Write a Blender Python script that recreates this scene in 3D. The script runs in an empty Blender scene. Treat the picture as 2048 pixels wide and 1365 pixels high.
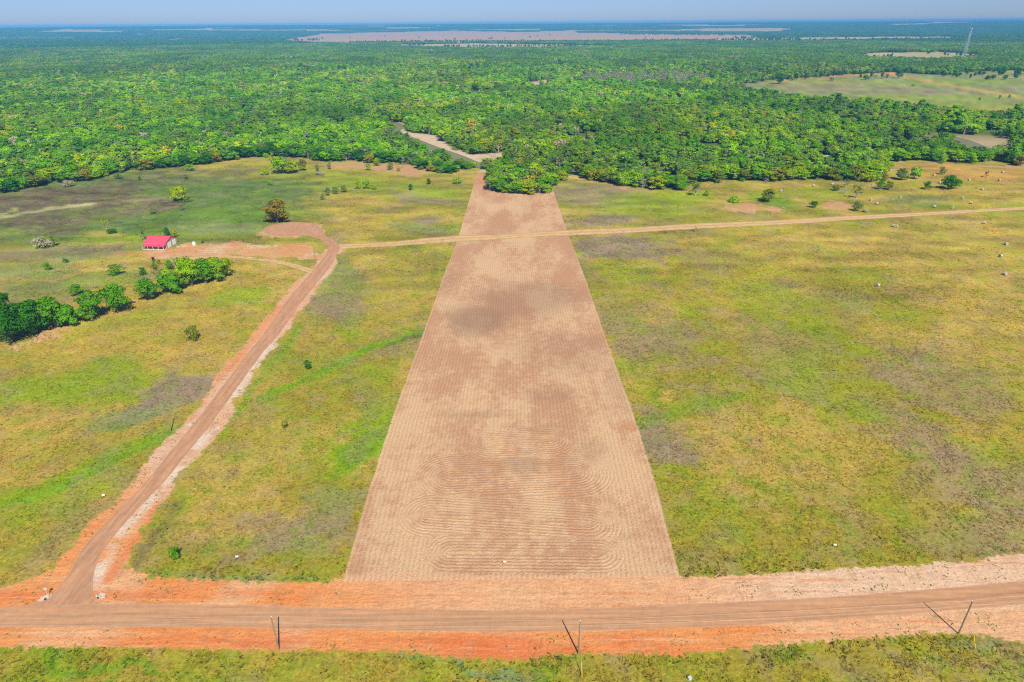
import bpy, math, random
import numpy as np
from mathutils import Matrix, Vector

random.seed(7)
RNG = np.random.default_rng(11)
S = bpy.context.scene
COL = S.collection
R = math.radians

# ------------------------------------------------------------------ camera
F = 1284.0; CX, CY = 1024.0, 682.5; CAMH = 120.0
PITCH = math.atan((CY - 45.2) / F); ROLL = R(0.39)
fwd = np.array([0, math.cos(PITCH), -math.sin(PITCH)])
up0 = np.array([0, math.sin(PITCH), math.cos(PITCH)])
rt0 = np.array([1.0, 0, 0])
rt = math.cos(ROLL) * rt0 - math.sin(ROLL) * up0
up = math.cos(ROLL) * up0 + math.sin(ROLL) * rt0


def gp(px, py, z=0.0):
    """photo pixel -> ground point (x, y)"""
    d = fwd + rt * ((px - CX) / F) + up * ((CY - py) / F)
    t = (z - CAMH) / d[2]
    return (d[0] * t, d[1] * t)


def gpa(pts):
    return np.array([gp(*p[:2]) for p in pts], float)


def proj(x, y, z=0.0):
    x = np.asarray(x, float); y = np.asarray(y, float)
    dz = z - CAMH
    dep = np.maximum(y * fwd[1] + dz * fwd[2], 1e-3)
    a = (x * rt[0] + y * rt[1] + dz * rt[2]) / dep
    b = (x * up[0] + y * up[1] + dz * up[2]) / dep
    return CX + F * a, CY - F * b


def mpp(px, py):
    """metres per photo pixel at a ground point"""
    x, y = gp(px, py)
    return (y * fwd[1] - CAMH * fwd[2]) / F


cam = bpy.data.cameras.new("camera")
cam.sensor_width = 36.0; cam.lens = F / 2048 * 36.0
cam.clip_start = 1.0; cam.clip_end = 200000.0
co = bpy.data.objects.new("camera", cam); COL.objects.link(co)
M = Matrix.Identity(4)
for i in range(3):
    M[i][0] = rt[i]; M[i][1] = up[i]; M[i][2] = -fwd[i]
M[2][3] = CAMH
co.matrix_world = M
S.camera = co

# ------------------------------------------------------------------ helpers


def lin(c):
    c = np.asarray(c, float) / 255.0
    return np.where(c <= 0.04045, c / 12.92, ((c + 0.055) / 1.055) ** 2.4)


GAIN = 0.66          # sunlit value in the picture -> surface albedo


def alb(r, g, b, k=1.0):
    return lin((r, g, b)) * GAIN * k


def hsh(ix, iy, s):
    n = (ix.astype(np.int64) * 374761393 + iy.astype(np.int64) * 668265263 + s * 982451653) & 0xFFFFFFFF
    n = ((n ^ (n >> 13)) * 1274126177) & 0xFFFFFFFF
    n = n ^ (n >> 16)
    return (n & 0xFFFF) / 65535.0


def vn(x, y, s=0):
    ix = np.floor(x); iy = np.floor(y)
    fx = x - ix; fy = y - iy
    fx = fx * fx * (3 - 2 * fx); fy = fy * fy * (3 - 2 * fy)
    a = hsh(ix, iy, s); b = hsh(ix + 1, iy, s); c = hsh(ix, iy + 1, s); d = hsh(ix + 1, iy + 1, s)
    return (a * (1 - fx) + b * fx) * (1 - fy) + (c * (1 - fx) + d * fx) * fy


def fbm(x, y, scale, s=0, o=4):
    x = np.asarray(x, float) / scale; y = np.asarray(y, float) / scale
    t = 0.0; a = 0.5; n = 0.0
    for k in range(o):
        t = t + a * vn(x + 17.3 * k, y - 9.1 * k, s + k); n += a
        a *= 0.5; x = x * 2.03; y = y * 2.03
    return t / n


def sstep(a, b, x):
    t = np.clip((x - a) / (b - a), 0, 1)
    return t * t * (3 - 2 * t)


def segdist(x, y, pts):
    best = np.full(np.shape(x), 1e9)
    for (ax, ay), (bx, by) in zip(pts[:-1], pts[1:]):
        dx, dy = bx - ax, by - ay
        t = np.clip(((x - ax) * dx + (y - ay) * dy) / (dx * dx + dy * dy + 1e-9), 0, 1)
        best = np.minimum(best, np.hypot(x - ax - t * dx, y - ay - t * dy))
    return best


def inpoly(x, y, pts):
    c = np.zeros(np.shape(x), bool)
    n = len(pts)
    for i in range(n):
        ax, ay = pts[i]; bx, by = pts[(i + 1) % n]
        if ay == by:
            continue
        k = ((ay > y) != (by > y)) & (x < (bx - ax) * (y - ay) / (by - ay) + ax)
        c ^= k
    return c


def wob(x, y, amp, sc=22):
    return x + (fbm(x, y, sc, 611, 4) - .5) * amp, y + (fbm(x, y, sc, 617, 4) - .5) * amp


def sdpoly(x, y, pts):
    d = segdist(x, y, list(pts) + [pts[0]])
    return np.where(inpoly(x, y, pts), d, -d)


def tag(o, label=None, cat=None, group=None, kind=None):
    if label: o["label"] = label
    if cat: o["category"] = cat
    if group: o["group"] = group
    if kind: o["kind"] = kind
    return o


def link(o, parent=None):
    COL.objects.link(o)
    if parent is not None:
        o.parent = parent
    return o


def npmesh(name, V, Fc, mats=(), attrs=None, smooth=False, fmat=None):
    """V (n,3), Fc (m,k) faces all of k corners"""
    me = bpy.data.meshes.new(name)
    V = np.ascontiguousarray(V, np.float32); Fc = np.ascontiguousarray(Fc, np.int32)
    m, k = Fc.shape
    me.vertices.add(len(V)); me.vertices.foreach_set("co", V.ravel())
    me.loops.add(m * k); me.loops.foreach_set("vertex_index", Fc.ravel())
    me.polygons.add(m)
    me.polygons.foreach_set("loop_start", np.arange(0, m * k, k, dtype=np.int32))
    try:
        me.polygons.foreach_set("loop_total", np.full(m, k, np.int32))
    except Exception:
        pass
    if fmat is not None:
        me.polygons.foreach_set("material_index", np.ascontiguousarray(fmat, np.int32))
    if smooth:
        me.polygons.foreach_set("use_smooth", np.ones(m, bool))
    for mt in mats:
        me.materials.append(mt)
    for nm, (typ, dat) in (attrs or {}).items():
        a = me.attributes.new(nm, typ, "POINT")
        dat = np.ascontiguousarray(dat, np.float32)
        if typ == "FLOAT":
            a.data.foreach_set("value", dat.ravel())
        else:
            if dat.shape[1] == 3:
                dat = np.hstack([dat, np.ones((len(dat), 1), np.float32)])
            a.data.foreach_set("color", np.ascontiguousarray(dat, np.float32).ravel())
    me.update(calc_edges=True)
    me.validate()
    return me


class MB:
    """collects boxes, tubes and faces into one mesh"""
    def __init__(self):
        self.v = []; self.f = []

    def box(self, c, s, rz=0.0, tilt=None):
        b = len(self.v)
        m = Matrix.Rotation(rz, 3, 'Z')
        if tilt is not None:
            m = tilt
        for dz in (-.5, .5):
            for dx, dy in ((-.5, -.5), (.5, -.5), (.5, .5), (-.5, .5)):
                p = m @ Vector((dx * s[0], dy * s[1], dz * s[2])) + Vector(c)
                self.v.append(tuple(p))
        for q in ((3, 2, 1, 0), (4, 5, 6, 7), (0, 1, 5, 4), (1, 2, 6, 5), (2, 3, 7, 6), (3, 0, 4, 7)):
            self.f.append(tuple(b + i for i in q))
        return self

    def tube(self, pts, rad, n=8, cap=True):
        pts = [Vector(p) for p in pts]
        rad = rad if isinstance(rad, (list, tuple)) else [rad] * len(pts)
        b = len(self.v)
        for i, p in enumerate(pts):
            d = (pts[min(i + 1, len(pts) - 1)] - pts[max(i - 1, 0)]).normalized()
            a = d.cross(Vector((0.31, 0.2, 1)) if abs(d.z) < .9 else Vector((1, 0.1, 0))).normalized()
            c = d.cross(a)
            for k in range(n):
                t = 2 * math.pi * k / n
                self.v.append(tuple(p + (a * math.cos(t) + c * math.sin(t)) * rad[i]))
        for i in range(len(pts) - 1):
            for k in range(n):
                self.f.append((b + i * n + k, b + i * n + (k + 1) % n, b + (i + 1) * n + (k + 1) % n, b + (i + 1) * n + k))
        if cap:
            self.f.append(tuple(b + k for k in range(n))[::-1])
            e = b + (len(pts) - 1) * n
            self.f.append(tuple(e + k for k in range(n)))
        return self

    def poly(self, vs, fs):
        b = len(self.v)
        self.v += [tuple(p) for p in vs]
        self.f += [tuple(b + i for i in f) for f in fs]
        return self

    def build(self, name, mat, parent=None, smooth=False):
        me = bpy.data.meshes.new(name)
        me.from_pydata(self.v, [], self.f)
        me.materials.append(mat)
        if smooth:
            for p in me.polygons: p.use_smooth = True
        me.update()
        return link(bpy.data.objects.new(name, me), parent)


def empty(name, loc, rz=0.0, label=None, cat=None, group=None, scale=1.0):
    o = bpy.data.objects.new(name, None)
    o.location = loc; o.rotation_euler = (0, 0, rz)
    o.scale = (scale,) * 3 if not isinstance(scale, (tuple, list)) else scale
    o.empty_display_size = 0.5
    COL.objects.link(o)
    return tag(o, label, cat, group)


# ------------------------------------------------------------------ materials
class NT:
    def __init__(self, name, rough=0.9):
        self.m = bpy.data.materials.new(name); self.m.use_nodes = True
        self.t = self.m.node_tree; self.t.nodes.clear()
        self.out = self.n("ShaderNodeOutputMaterial")
        self.b = self.n("ShaderNodeBsdfPrincipled")
        self.b.inputs["Roughness"].default_value = rough
        self.b.inputs["Specular IOR Level"].default_value = 0.15
        self.l(self.b.outputs[0], self.out.inputs["Surface"])

    def n(self, k, **kw):
        nd = self.t.nodes.new(k)
        for a, v in kw.items(): setattr(nd, a, v)
        return nd

    def l(self, a, b): self.t.links.new(a, b)

    def val(self, sock, v):
        if hasattr(v, "is_linked"): self.l(v, sock)
        else: sock.default_value = v

    def attr(self, name, typ="GEOMETRY"):
        return self.n("ShaderNodeAttribute", attribute_name=name, attribute_type=typ)

    def pos(self, scale=(1, 1, 1), rot=(0, 0, 0)):
        g = self.n("ShaderNodeNewGeometry")
        mp = self.n("ShaderNodeMapping"); mp.inputs["Scale"].default_value = scale
        mp.inputs["Rotation"].default_value = rot
        self.l(g.outputs["Position"], mp.inputs["Vector"])
        return mp.outputs[0]

    def noise(self, vec, scale, det=3.0, rough=0.6):
        nd = self.n("ShaderNodeTexNoise")
        self.l(vec, nd.inputs["Vector"]); nd.inputs["Scale"].default_value = scale
        nd.inputs["Detail"].default_value = det; nd.inputs["Roughness"].default_value = rough
        return nd.outputs["Fac"]

    def math(self, op, a, b=0.0, c=0.0):
        nd = self.n("ShaderNodeMath", operation=op)
        self.val(nd.inputs[0], a); self.val(nd.inputs[1], b); self.val(nd.inputs[2], c)
        return nd.outputs[0]

    def rng(self, v, a, b, c=0.0, d=1.0, smooth=True):
        nd = self.n("ShaderNodeMapRange", interpolation_type='SMOOTHSTEP' if smooth else 'LINEAR')
        self.val(nd.inputs["Value"], v)
        for k, x in zip(("From Min", "From Max", "To Min", "To Max"), (a, b, c, d)):
            self.val(nd.inputs[k], x)
        return nd.outputs[0]

    def mix(self, f, a, b, mode="MIX"):
        nd = self.n("ShaderNodeMix", data_type='RGBA', blend_type=mode)
        self.val(nd.inputs[0], f)
        for s, v in ((nd.inputs[6], a), (nd.inputs[7], b)):
            if hasattr(v, "is_linked"): self.l(v, s)
            else: s.default_value = (float(v[0]), float(v[1]), float(v[2]), 1)
        return nd.outputs[2]

    def scale(self, col, v):
        nd = self.n("ShaderNodeVectorMath", operation='SCALE')
        self.l(col, nd.inputs[0]); self.val(nd.inputs["Scale"], v)
        return nd.outputs[0]

    def bump(self, h, dist, strength=1.0):
        nd = self.n("ShaderNodeBump")
        nd.inputs["Strength"].default_value = strength; nd.inputs["Distance"].default_value = dist
        self.l(h, nd.inputs["Height"])
        self.l(nd.outputs[0], self.b.inputs["Normal"])

    def base(self, c):
        if hasattr(c, "is_linked"): self.l(c, self.b.inputs["Base Color"])
        else: self.b.inputs["Base Color"].default_value = (float(c[0]), float(c[1]), float(c[2]), 1)
        return self


def plain(name, c, rough=0.8, vary=0.15, sc=3.0, metal=0.0):
    m = NT(name, rough)
    f = m.noise(m.pos(), sc)
    m.base(m.mix(f, np.array(c) * (1 - vary), np.array(c) * (1 + vary)))
    m.b.inputs["Metallic"].default_value = metal
    return m.m


# ground: painted with real differences of the sward, broken up by fine noise
def mat_ground():
    m = NT("ground_soil_and_grass", 1.0)
    P = m.pos()
    col = m.attr("sward").outputs["Color"]
    f1 = m.noise(P, 0.9, 5, 0.65); f2 = m.noise(P, 0.16, 4, 0.6)
    f3 = m.noise(m.pos((1, 1, 1), (0, 0, .6)), 3.2, 3, .7)
    sv = m.attr("sideways").outputs["Fac"]
    q0, q1 = gp(309, 965), gp(591, 600); sang = math.atan2(q1[1] - q0[1], q1[0] - q0[0])
    def grain(sc, k, det=5, rough=.6):
        a_ = m.noise(m.pos(sc, (0, 0, .03)), k, det, rough); b_ = m.noise(m.pos(sc, (0, 0, -sang)), k, det, rough)
        return m.math('ADD', m.math('MULTIPLY', a_, m.math('SUBTRACT', 1.0, sv)), m.math('MULTIPLY', b_, sv))
    c = m.scale(col, m.rng(f1, .25, .75, .62, 1.38, False))
    c = m.scale(c, m.rng(f3, .25, .75, .78, 1.22, False))
    green = m.rng(f2, .52, .70)
    c2 = m.mix(m.math('MULTIPLY', green, .45), c, (.16, .20, .025))
    tan = m.rng(f2, .45, .28)
    c2 = m.mix(m.math('MULTIPLY', tan, .35), c2, (.36, .27, .13))
    # bare soil
    d = m.attr("bare").outputs["Fac"]; dc = m.attr("soil").outputs["Color"]
    fs = grain((.35, 2.2, 1), .55, 5, .65)
    fv = m.noise(m.pos((2.2, .35, 1)), .8, 4, .6)
    dcol = m.scale(dc, m.rng(fs, .25, .75, .80, 1.2, False))
    fl = grain((.05, 1.3, 1), .6)
    dcol = m.mix(m.rng(fl, .54, .68, 0, .6), dcol, alb(238, 146, 82))
    dcol = m.mix(m.rng(fl, .44, .32, 0, .5), dcol, alb(244, 206, 160))
    dcol = m.scale(dcol, m.rng(fv, .25, .75, .86, 1.14, False))
    dcol = m.scale(dcol, m.rng(f3, .25, .75, .86, 1.14, False))
    edge = m.math('ADD', d, m.math('MULTIPLY', m.math('SUBTRACT', m.noise(P, .55, 6, .7), .5), 7.0))
    k = m.rng(edge, -.35, .35)
    spots = m.rng(m.noise(P, 1.4, 4, .65), .66, .71)
    dcol = m.mix(m.math('MULTIPLY', spots, .8), dcol, (.12, .17, .04))
    m.base(m.mix(k, c2, dcol))
    m.bump(m.math('ADD', m.noise(P, 1.1, 5, .7), m.math('MULTIPLY', f2, .6)), .9, .55)
    return m.m


def mat_leaf():
    m = NT("leaves", 0.85)
    m.b.inputs["Specular IOR Level"].default_value = .03
    tone = m.attr("tone", "INSTANCER").outputs["Color"]
    oi = m.n("ShaderNodeObjectInfo")
    var = m.attr("leafvar").outputs["Fac"]
    c = m.scale(tone, m.rng(var, 0, 1, .70, 1.30, False))
    f = m.noise(m.pos(), .35, 2)
    c = m.mix(m.rng(f, .45, .75, 0, .45), c, m.scale(c, 1.35))
    m.base(c)
    tr = m.n("ShaderNodeBsdfTranslucent")
    m.l(m.mix(.5, c, (.20, .25, .005)), tr.inputs["Color"])
    mx = m.n("ShaderNodeMixShader"); mx.inputs[0].default_value = .36
    m.l(m.b.outputs[0], mx.inputs[1]); m.l(tr.outputs[0], mx.inputs[2])
    m.l(mx.outputs[0], m.out.inputs["Surface"])
    return m.m


def mat_grass():
    m = NT("grass_tufts", 0.95)
    c = m.attr("sward").outputs["Color"]
    m.base(c)
    tr = m.n("ShaderNodeBsdfTranslucent"); m.l(c, tr.inputs["Color"])
    mx = m.n("ShaderNodeMixShader"); mx.inputs[0].default_value = .45
    m.l(m.b.outputs[0], mx.inputs[1]); m.l(tr.outputs[0], mx.inputs[2])
    m.l(mx.outputs[0], m.out.inputs["Surface"])
    return m.m


def mat_strip():
    m = NT("mown_stubble", 1.0)
    P = m.pos()
    straw = alb(230, 190, 144); brown = alb(208, 158, 118); dark = alb(160, 126, 98)
    f1 = m.noise(m.pos((1, .45, 1)), .045, 5, .6)
    f2 = m.noise(P, .35, 4, .65)
    f3 = m.noise(P, 2.4, 4, .75)
    f4 = m.noise(m.pos((1, 1, 1), (0, 0, 1)), .7, 5, .7)
    wob = m.math('MULTIPLY', m.math('SUBTRACT', f4, .5), 1.6)
    def rows(att):
        a = m.math('ADD', m.attr(att).outputs["Fac"], wob)
        return m.math('SINE', m.math('MULTIPLY', a, 2 * math.pi))
    ra = rows("rowline"); rb = rows("turnline")
    k = m.rng(m.math('ADD', m.attr("turn").outputs["Fac"], m.math('MULTIPLY', m.math('SUBTRACT', f2, .5), .5)), .4, .6)
    rr = m.math('ADD', m.math('MULTIPLY', ra, m.math('SUBTRACT', 1.0, k)), m.math('MULTIPLY', rb, k))
    base = m.mix(m.rng(m.math('ADD', f1, m.math('MULTIPLY', m.math('SUBTRACT', f2, .5), .5)), .38, .62), brown, straw)
    base = m.mix(m.math('MULTIPLY', m.attr("damp").outputs["Fac"], .8), base, dark)
    base = m.mix(m.attr("redsoil").outputs["Fac"], base, alb(205, 128, 88))
    ft = m.math('ADD', m.attr("foot").outputs["Fac"], m.math('MULTIPLY', m.math('SUBTRACT', m.noise(m.pos((.3, 1, 1)), .5, 5, .7), .5), 1.5))
    base = m.mix(m.rng(ft, .35, .75), base, alb(236, 186, 142))
    base = m.mix(m.rng(m.attr("rim").outputs["Fac"], .010, .004, 0, .3), base, alb(236, 204, 156))
    rowk = m.math('MULTIPLY', m.rng(rr, -1, 1, -1, 1, False), m.rng(f2, .3, .65, .1, 1.0))
    c = m.scale(base, m.math('ADD', 1.0, m.math('MULTIPLY', m.math('MULTIPLY', rowk, m.rng(m.noise(P, .055, 3), .38, .62, .15, 1.0)), .055)))
    c = m.scale(c, m.rng(f3, .25, .75, .66, 1.34, False))
    c = m.mix(m.rng(m.noise(P, .9, 5, .75), .64, .74, 0, .5), c, (.17, .15, .05))
    m.base(c)
    m.bump(m.math('ADD', m.math('MULTIPLY', rr, .3), m.math('ADD', f3, f4)), .35, .6)
    return m.m


def mat_road(name, c, edge):
    m = NT(name, 0.95)
    P = m.pos()
    a = m.attr("across").outputs["Fac"]
    f1 = m.noise(P, .5, 5, .65); f2 = m.noise(P, 5, 3, .7)
    f3 = m.noise(m.pos((.06, 1.6, 1), (0, 0, 0)) if edge == 0 else m.pos((1.2, .12, 1), (0, 0, -.45)), .8, 4, .6)
    col = m.mix(m.rng(f3, .3, .7), np.array(c) * .86, np.array(c) * 1.13)
    col = m.scale(col, m.rng(f1, .25, .75, .88, 1.12, False))
    col = m.scale(col, m.rng(f2, .25, .75, .84, 1.16, False))
    # wheel paths worn paler, loose gravel towards both edges
    w = m.math('COSINE', m.math('MULTIPLY', a, 4 * math.pi))
    col = m.scale(col, m.math('ADD', 1.0, m.math('MULTIPLY', w, -.05)))
    e = m.math('ADD', m.math('ABSOLUTE', m.math('SUBTRACT', a, .5)), m.math('MULTIPLY', m.math('SUBTRACT', f1, .5), .16))
    col = m.mix(m.rng(e, .43, .52, 0, .8), col, alb(214, 172, 140))
    m.base(col)
    m.bump(f2, .05, .5)
    return m.m


def mat_track(name, c):
    m = NT(name, 1.0)
    P = m.pos(); a = m.attr("across").outputs["Fac"]
    f1 = m.noise(P, .25, 5, .65); f2 = m.noise(P, 2.5, 4, .7)
    col = m.mix(m.rng(f1, .3, .7), np.array(c) * .85, np.array(c) * 1.12)
    col = m.scale(col, m.rng(f2, .25, .75, .8, 1.2, False))
    w = m.math('COSINE', m.math('MULTIPLY', a, 4 * math.pi))
    col = m.scale(col, m.math('ADD', 1.0, m.math('MULTIPLY', w, -.08)))
    e = m.math('ADD', m.math('ABSOLUTE', m.math('SUBTRACT', a, .5)), m.math('MULTIPLY', m.math('SUBTRACT', m.noise(P, .5, 6, .75), .5), .45))
    col = m.mix(m.rng(e, .36, .46, 0, .85), col, (.28, .24, .08))
    mid = m.rng(m.math('ABSOLUTE', m.math('SUBTRACT', a, .5)), .10, .0)
    col = m.mix(m.math('MULTIPLY', m.math('MULTIPLY', mid, m.rng(f1, .45, .6)), .6), col, (.30, .25, .08))
    m.base(col)
    return m.m


def mat_water():
    m = NT("river_water", 0.45)
    f = m.noise(m.pos(), .08, 3)
    m.base(m.mix(f, (.15, .15, .055), (.21, .20, .09)))
    m.b.inputs["Specular IOR Level"].default_value = .3
    m.bump(m.noise(m.pos(), 1.5, 3), .05, .3)
    return m.m


def mat_roof(name, c):
    m = NT(name, .45)
    m.b.inputs["Specular IOR Level"].default_value = .4
    g = m.n("ShaderNodeTexCoord")
    mp = m.n("ShaderNodeMapping"); m.l(g.outputs["Object"], mp.inputs[0])
    sx = m.n("ShaderNodeSeparateXYZ"); m.l(mp.outputs[0], sx.inputs[0])
    w = m.math('SINE', m.math('MULTIPLY', sx.outputs[0], 2 * math.pi / .45))
    f = m.noise(m.pos(), .8, 3)
    m.base(m.mix(f, np.array(c) * .9, np.array(c) * 1.1))
    m.bump(w, .04, .6)
    return m.m


MAT = {}
MAT["ground"] = mat_ground(); MAT["leaf"] = mat_leaf(); MAT["grass"] = mat_grass()
MAT["bark"] = plain("bark", (.16, .12, .09), .95, .3, 2)
MAT["pale_bark"] = plain("pale_bark", (.34, .31, .27), .95, .25, 2)
MAT["wood"] = plain("weathered_wood", (.27, .20, .125), .9, .25, 1.5)
MAT["white"] = plain("white_paint", (.78, .77, .74), .5, .05)
MAT["concrete"] = plain("concrete", (.50, .43, .35), .9, .12)
MAT["steel"] = plain("galvanised_steel", (.62, .64, .66), .45, .08, 3, .3)
MAT["black"] = plain("dark_paint", (.02, .022, .03), .3, .1)
MAT["rubber"] = plain("rubber", (.015, .015, .015), .8, .1)
MAT["glass"] = plain("dark_glass", (.02, .025, .03), .1, .1)
MAT["tan_wall"] = plain("tan_metal_wall", (.50, .34, .23), .7, .06)
MAT["shed_wall"] = plain("pale_siding", (.66, .62, .56), .8, .06)
MAT["yellow"] = plain("yellow_plastic", (.75, .5, .03), .5, .08)
MAT["red_sign"] = plain("red_sign_face", (.5, .02, .02), .4, .05)
MAT["bale"] = plain("grey_straw", (.42, .37, .29), 1.0, .3, 6)
MAT["rock"] = plain("pale_rock", (.55, .49, .42), .95, .2)
MAT["red_roof"] = mat_roof("red_metal_roof", (.60, .07, .12))
MAT["grey_roof"] = mat_roof("grey_metal_roof", (.45, .45, .45))

# ------------------------------------------------------------------ light
tip = gp(1125, 1243); base = gp(1157, 1308)
SH = np.array([tip[0] - base[0], tip[1] - base[1]])
SUN_EL = math.atan(9.8 / np.hypot(*SH))
SUN_AZ = math.atan2(-SH[0], -SH[1])            # clockwise from +Y
sun_to = Vector((math.sin(SUN_AZ) * math.cos(SUN_EL), math.cos(SUN_AZ) * math.cos(SUN_EL), math.sin(SUN_EL)))
print("SUN", math.degrees(SUN_EL), math.degrees(SUN_AZ))
sl = bpy.data.lights.new("sun", 'SUN'); sl.energy = 4.4; sl.angle = R(.53); sl.color = (1.0, .94, .82)
so = bpy.data.objects.new("sun", sl); COL.objects.link(so)
so.rotation_euler = sun_to.to_track_quat('Z', 'Y').to_euler()
so.location = (0, -300, 600)
W = bpy.data.worlds.new("World"); S.world = W; W.use_nodes = True
wn = W.node_tree; wn.nodes.clear()
sky = wn.nodes.new("ShaderNodeTexSky"); sky.sky_type = 'NISHITA'; sky.sun_disc = False
sky.sun_elevation = SUN_EL; sky.sun_rotation = SUN_AZ
sky.altitude = 100; sky.air_density = .7; sky.dust_density = 0.4; sky.ozone_density = 3.5
bg = wn.nodes.new("ShaderNodeBackground"); bg.inputs["Strength"].default_value = .078
wo = wn.nodes.new("ShaderNodeOutputWorld")
tint = wn.nodes.new("ShaderNodeMix"); tint.data_type = 'RGBA'; tint.blend_type = 'MULTIPLY'; tint.inputs[0].default_value = 1.0
tint.inputs[7].default_value = (.56, .66, .93, 1)          # clear autumn blue
wn.links.new(sky.outputs[0], tint.inputs[6]); wn.links.new(tint.outputs[2], bg.inputs[0]); wn.links.new(bg.outputs[0], wo.inputs[0])
S.view_settings.view_transform = 'Standard'; S.view_settings.look = 'None'
S.view_settings.exposure = 0.6; S.view_settings.gamma = 1.0

# ------------------------------------------------------------------ layout of the place (photo pixels -> ground)
ROAD_TOP = [(-400, 1231), (-250, 1224), (0, 1216), (200, 1209), (500, 1212), (760, 1219), (1041, 1221), (1348, 1210), (1690, 1193), (2048, 1163), (2400, 1128), (2700, 1094)]
ROAD_BOT = [(-400, 1263), (-250, 1259), (0, 1255), (300, 1255), (700, 1261), (900, 1264), (1041, 1265), (1348, 1258), (1690, 1238), (2048, 1209), (2400, 1174), (2700, 1140)]
SIDE = [(58, 212, 1212), (84, 195, 1203), (99, 188, 1195), (120, 186, 1172), (137, 187, 1150), (164, 207, 1100), (224, 262, 1034), (291, 327, 965),
        (334, 370, 912), (378, 413, 860), (440, 471, 780), (501, 530, 700), (519, 549, 680), (548, 580, 638), (575, 607, 600), (604, 634, 566), (627, 656, 540),
        (648, 671, 515), (656, 679, 497), (651, 676, 488), (638, 662, 477), (618, 648, 470)]
VERGE_UP = [(-400, 1200), (0, 1178), (60, 1160), (102, 1140)]
SIDE_OL = [(102, 1140), (174, 1050), (225, 999), (270, 960), (290, 925), (326, 884), (371, 847), (391, 813), (412, 768), (439, 734), (477, 700), (494, 680), (540, 600 + 24), (584, 556 + 14), (619, 540), (640, 515), (640, 498)]
SIDE_OR = [(700, 488), (688, 506), (668, 539), (646, 572), (610, 616), (568, 680), (547, 703), (512, 751), (486, 790), (462, 837), (438, 871), (390, 922), (354, 965), (312, 1033), (262, 1102), (248, 1136)]
VERGE_UP2 = [(253, 1136), (300, 1155), (400, 1160), (500, 1163), (650, 1166), (690, 1150), (900, 1152), (1150, 1150), (1350, 1146), (1366, 1156), (1500, 1151), (1690, 1137), (1850, 1129), (2048, 1107), (2400, 1068), (2700, 1030)]
VERGE_LOW = [(2700, 1230), (2400, 1255), (2048, 1286), (1980, 1272), (1900, 1266), (1780, 1272), (1650, 1283), (1500, 1295), (1348, 1310), (1240, 1308), (1100, 1307), (1040, 1322), (960, 1319), (900, 1316), (830, 1307), (700, 1302), (560, 1302), (400, 1298), (200, 1293), (0, 1295), (-400, 1300)]
DIRT_MAIN = gpa(VERGE_UP + SIDE_OL + SIDE_OR + VERGE_UP2 + VERGE_LOW)
YARD = [gpa([(270, 508), (284, 500), (350, 497), (366, 485), (430, 484), (520, 487), (600, 483), (645, 492), (638, 524), (600, 524), (560, 519), (480, 510), (400, 513), (340, 520), (280, 516)]),
        gpa([(625, 545), (560, 527), (480, 515), (430, 510), (430, 514), (480, 521), (560, 534), (618, 552)]),
        gpa([(520, 468), (535, 455), (590, 445), (640, 452), (655, 470), (690, 482), (665, 470), (600, 476), (540, 474)])]
PATCH = [gpa([(1430, 412), (1500, 405), (1560, 416), (1585, 428), (1500, 426), (1440, 424)]),
         gpa([(1640, 405), (1690, 400), (1720, 418), (1690, 428), (1655, 424)]),
         gpa([(1950, 332), (2048, 328), (2120, 334), (2048, 340), (1960, 337)]),
         gpa([(0, 700), (60, 672), (160, 636), (270, 600), (265, 605), (160, 645), (70, 685), (0, 712)]),
         gpa([(635, 325), (720, 324), (820, 330), (900, 345), (820, 352), (740, 340), (660, 333)]),
         gpa([(960, 345), (1010, 340), (1140, 345), (1140, 352), (1110, 366), (1100, 392), (1040, 396), (985, 392), (975, 360)]),
         gpa([(1135, 350), (1160, 352), (1240, 374), (1330, 381), (1380, 380), (1380, 385), (1280, 384), (1180, 366)]),
         gpa([(1590, 355), (1700, 366), (1760, 366), (1800, 330), (1780, 345), (1750, 372), (1690, 372)])]
FARF = {  # fields among the woods
    "pink": gpa([(556, 82), (640, 70), (900, 66), (1200, 67), (1500, 71), (1515, 77), (1430, 82), (1000, 85), (640, 88)]),
    "pale": gpa([(785, 90), (950, 87), (1210, 91), (1235, 95), (1100, 99), (940, 100), (800, 96)]),
    "tan": gpa([(1430, 79), (1700, 74), (1905, 74), (1905, 79), (1600, 83), (1440, 84)]),
    "hay": gpa([(1695, 113), (1750, 106), (1880, 104), (1960, 110), (1962, 118), (1850, 125), (1720, 119)]),
    "graze": gpa([(1490, 190), (1470, 176), (1500, 166), (1560, 160), (1640, 153), (1780, 145), (1880, 150), (2000, 141), (2200, 146), (2200, 262), (2040, 238), (1900, 231), (1760, 218), (1640, 206)]),
    "bend": gpa([(1030, 176), (1060, 164), (1100, 158), (1105, 168), (1085, 180), (1040, 182)]),
    "left": gpa([(-120, 93), (40, 91), (50, 94), (-120, 97)]),
    "bank": gpa([(764, 254), (778, 247), (828, 254), (836, 268), (872, 276), (902, 294), (950, 311), (1008, 306), (1014, 326), (960, 333), (930, 321), (885, 306), (845, 292), (800, 273)]),
    "bank2": gpa([(1888, 282), (1902, 264), (1945, 272), (2005, 272), (2030, 284), (1992, 301), (1984, 314), (1930, 303)]),
    "tan2": gpa([(1550, 72), (1640, 70), (1650, 72), (1560, 74)]),
}
WOOD_FRONT = [(-900, 560), (-400, 470), (-200, 430), (0, 388), (68, 375), (96, 366), (188, 361), (219, 348), (260, 342), (342, 335), (410, 328), (478, 318), (533, 312), (600, 315), (640, 323), (676, 324), (711, 321), (744, 326), (812, 325), (860, 342), (900, 346), (944, 336)]
GROVE = [(968, 338), (1000, 340), (990, 362), (985, 382), (1020, 388), (1060, 388), (1090, 387), (1099, 368), (1128, 356), (1130, 346)]
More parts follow.
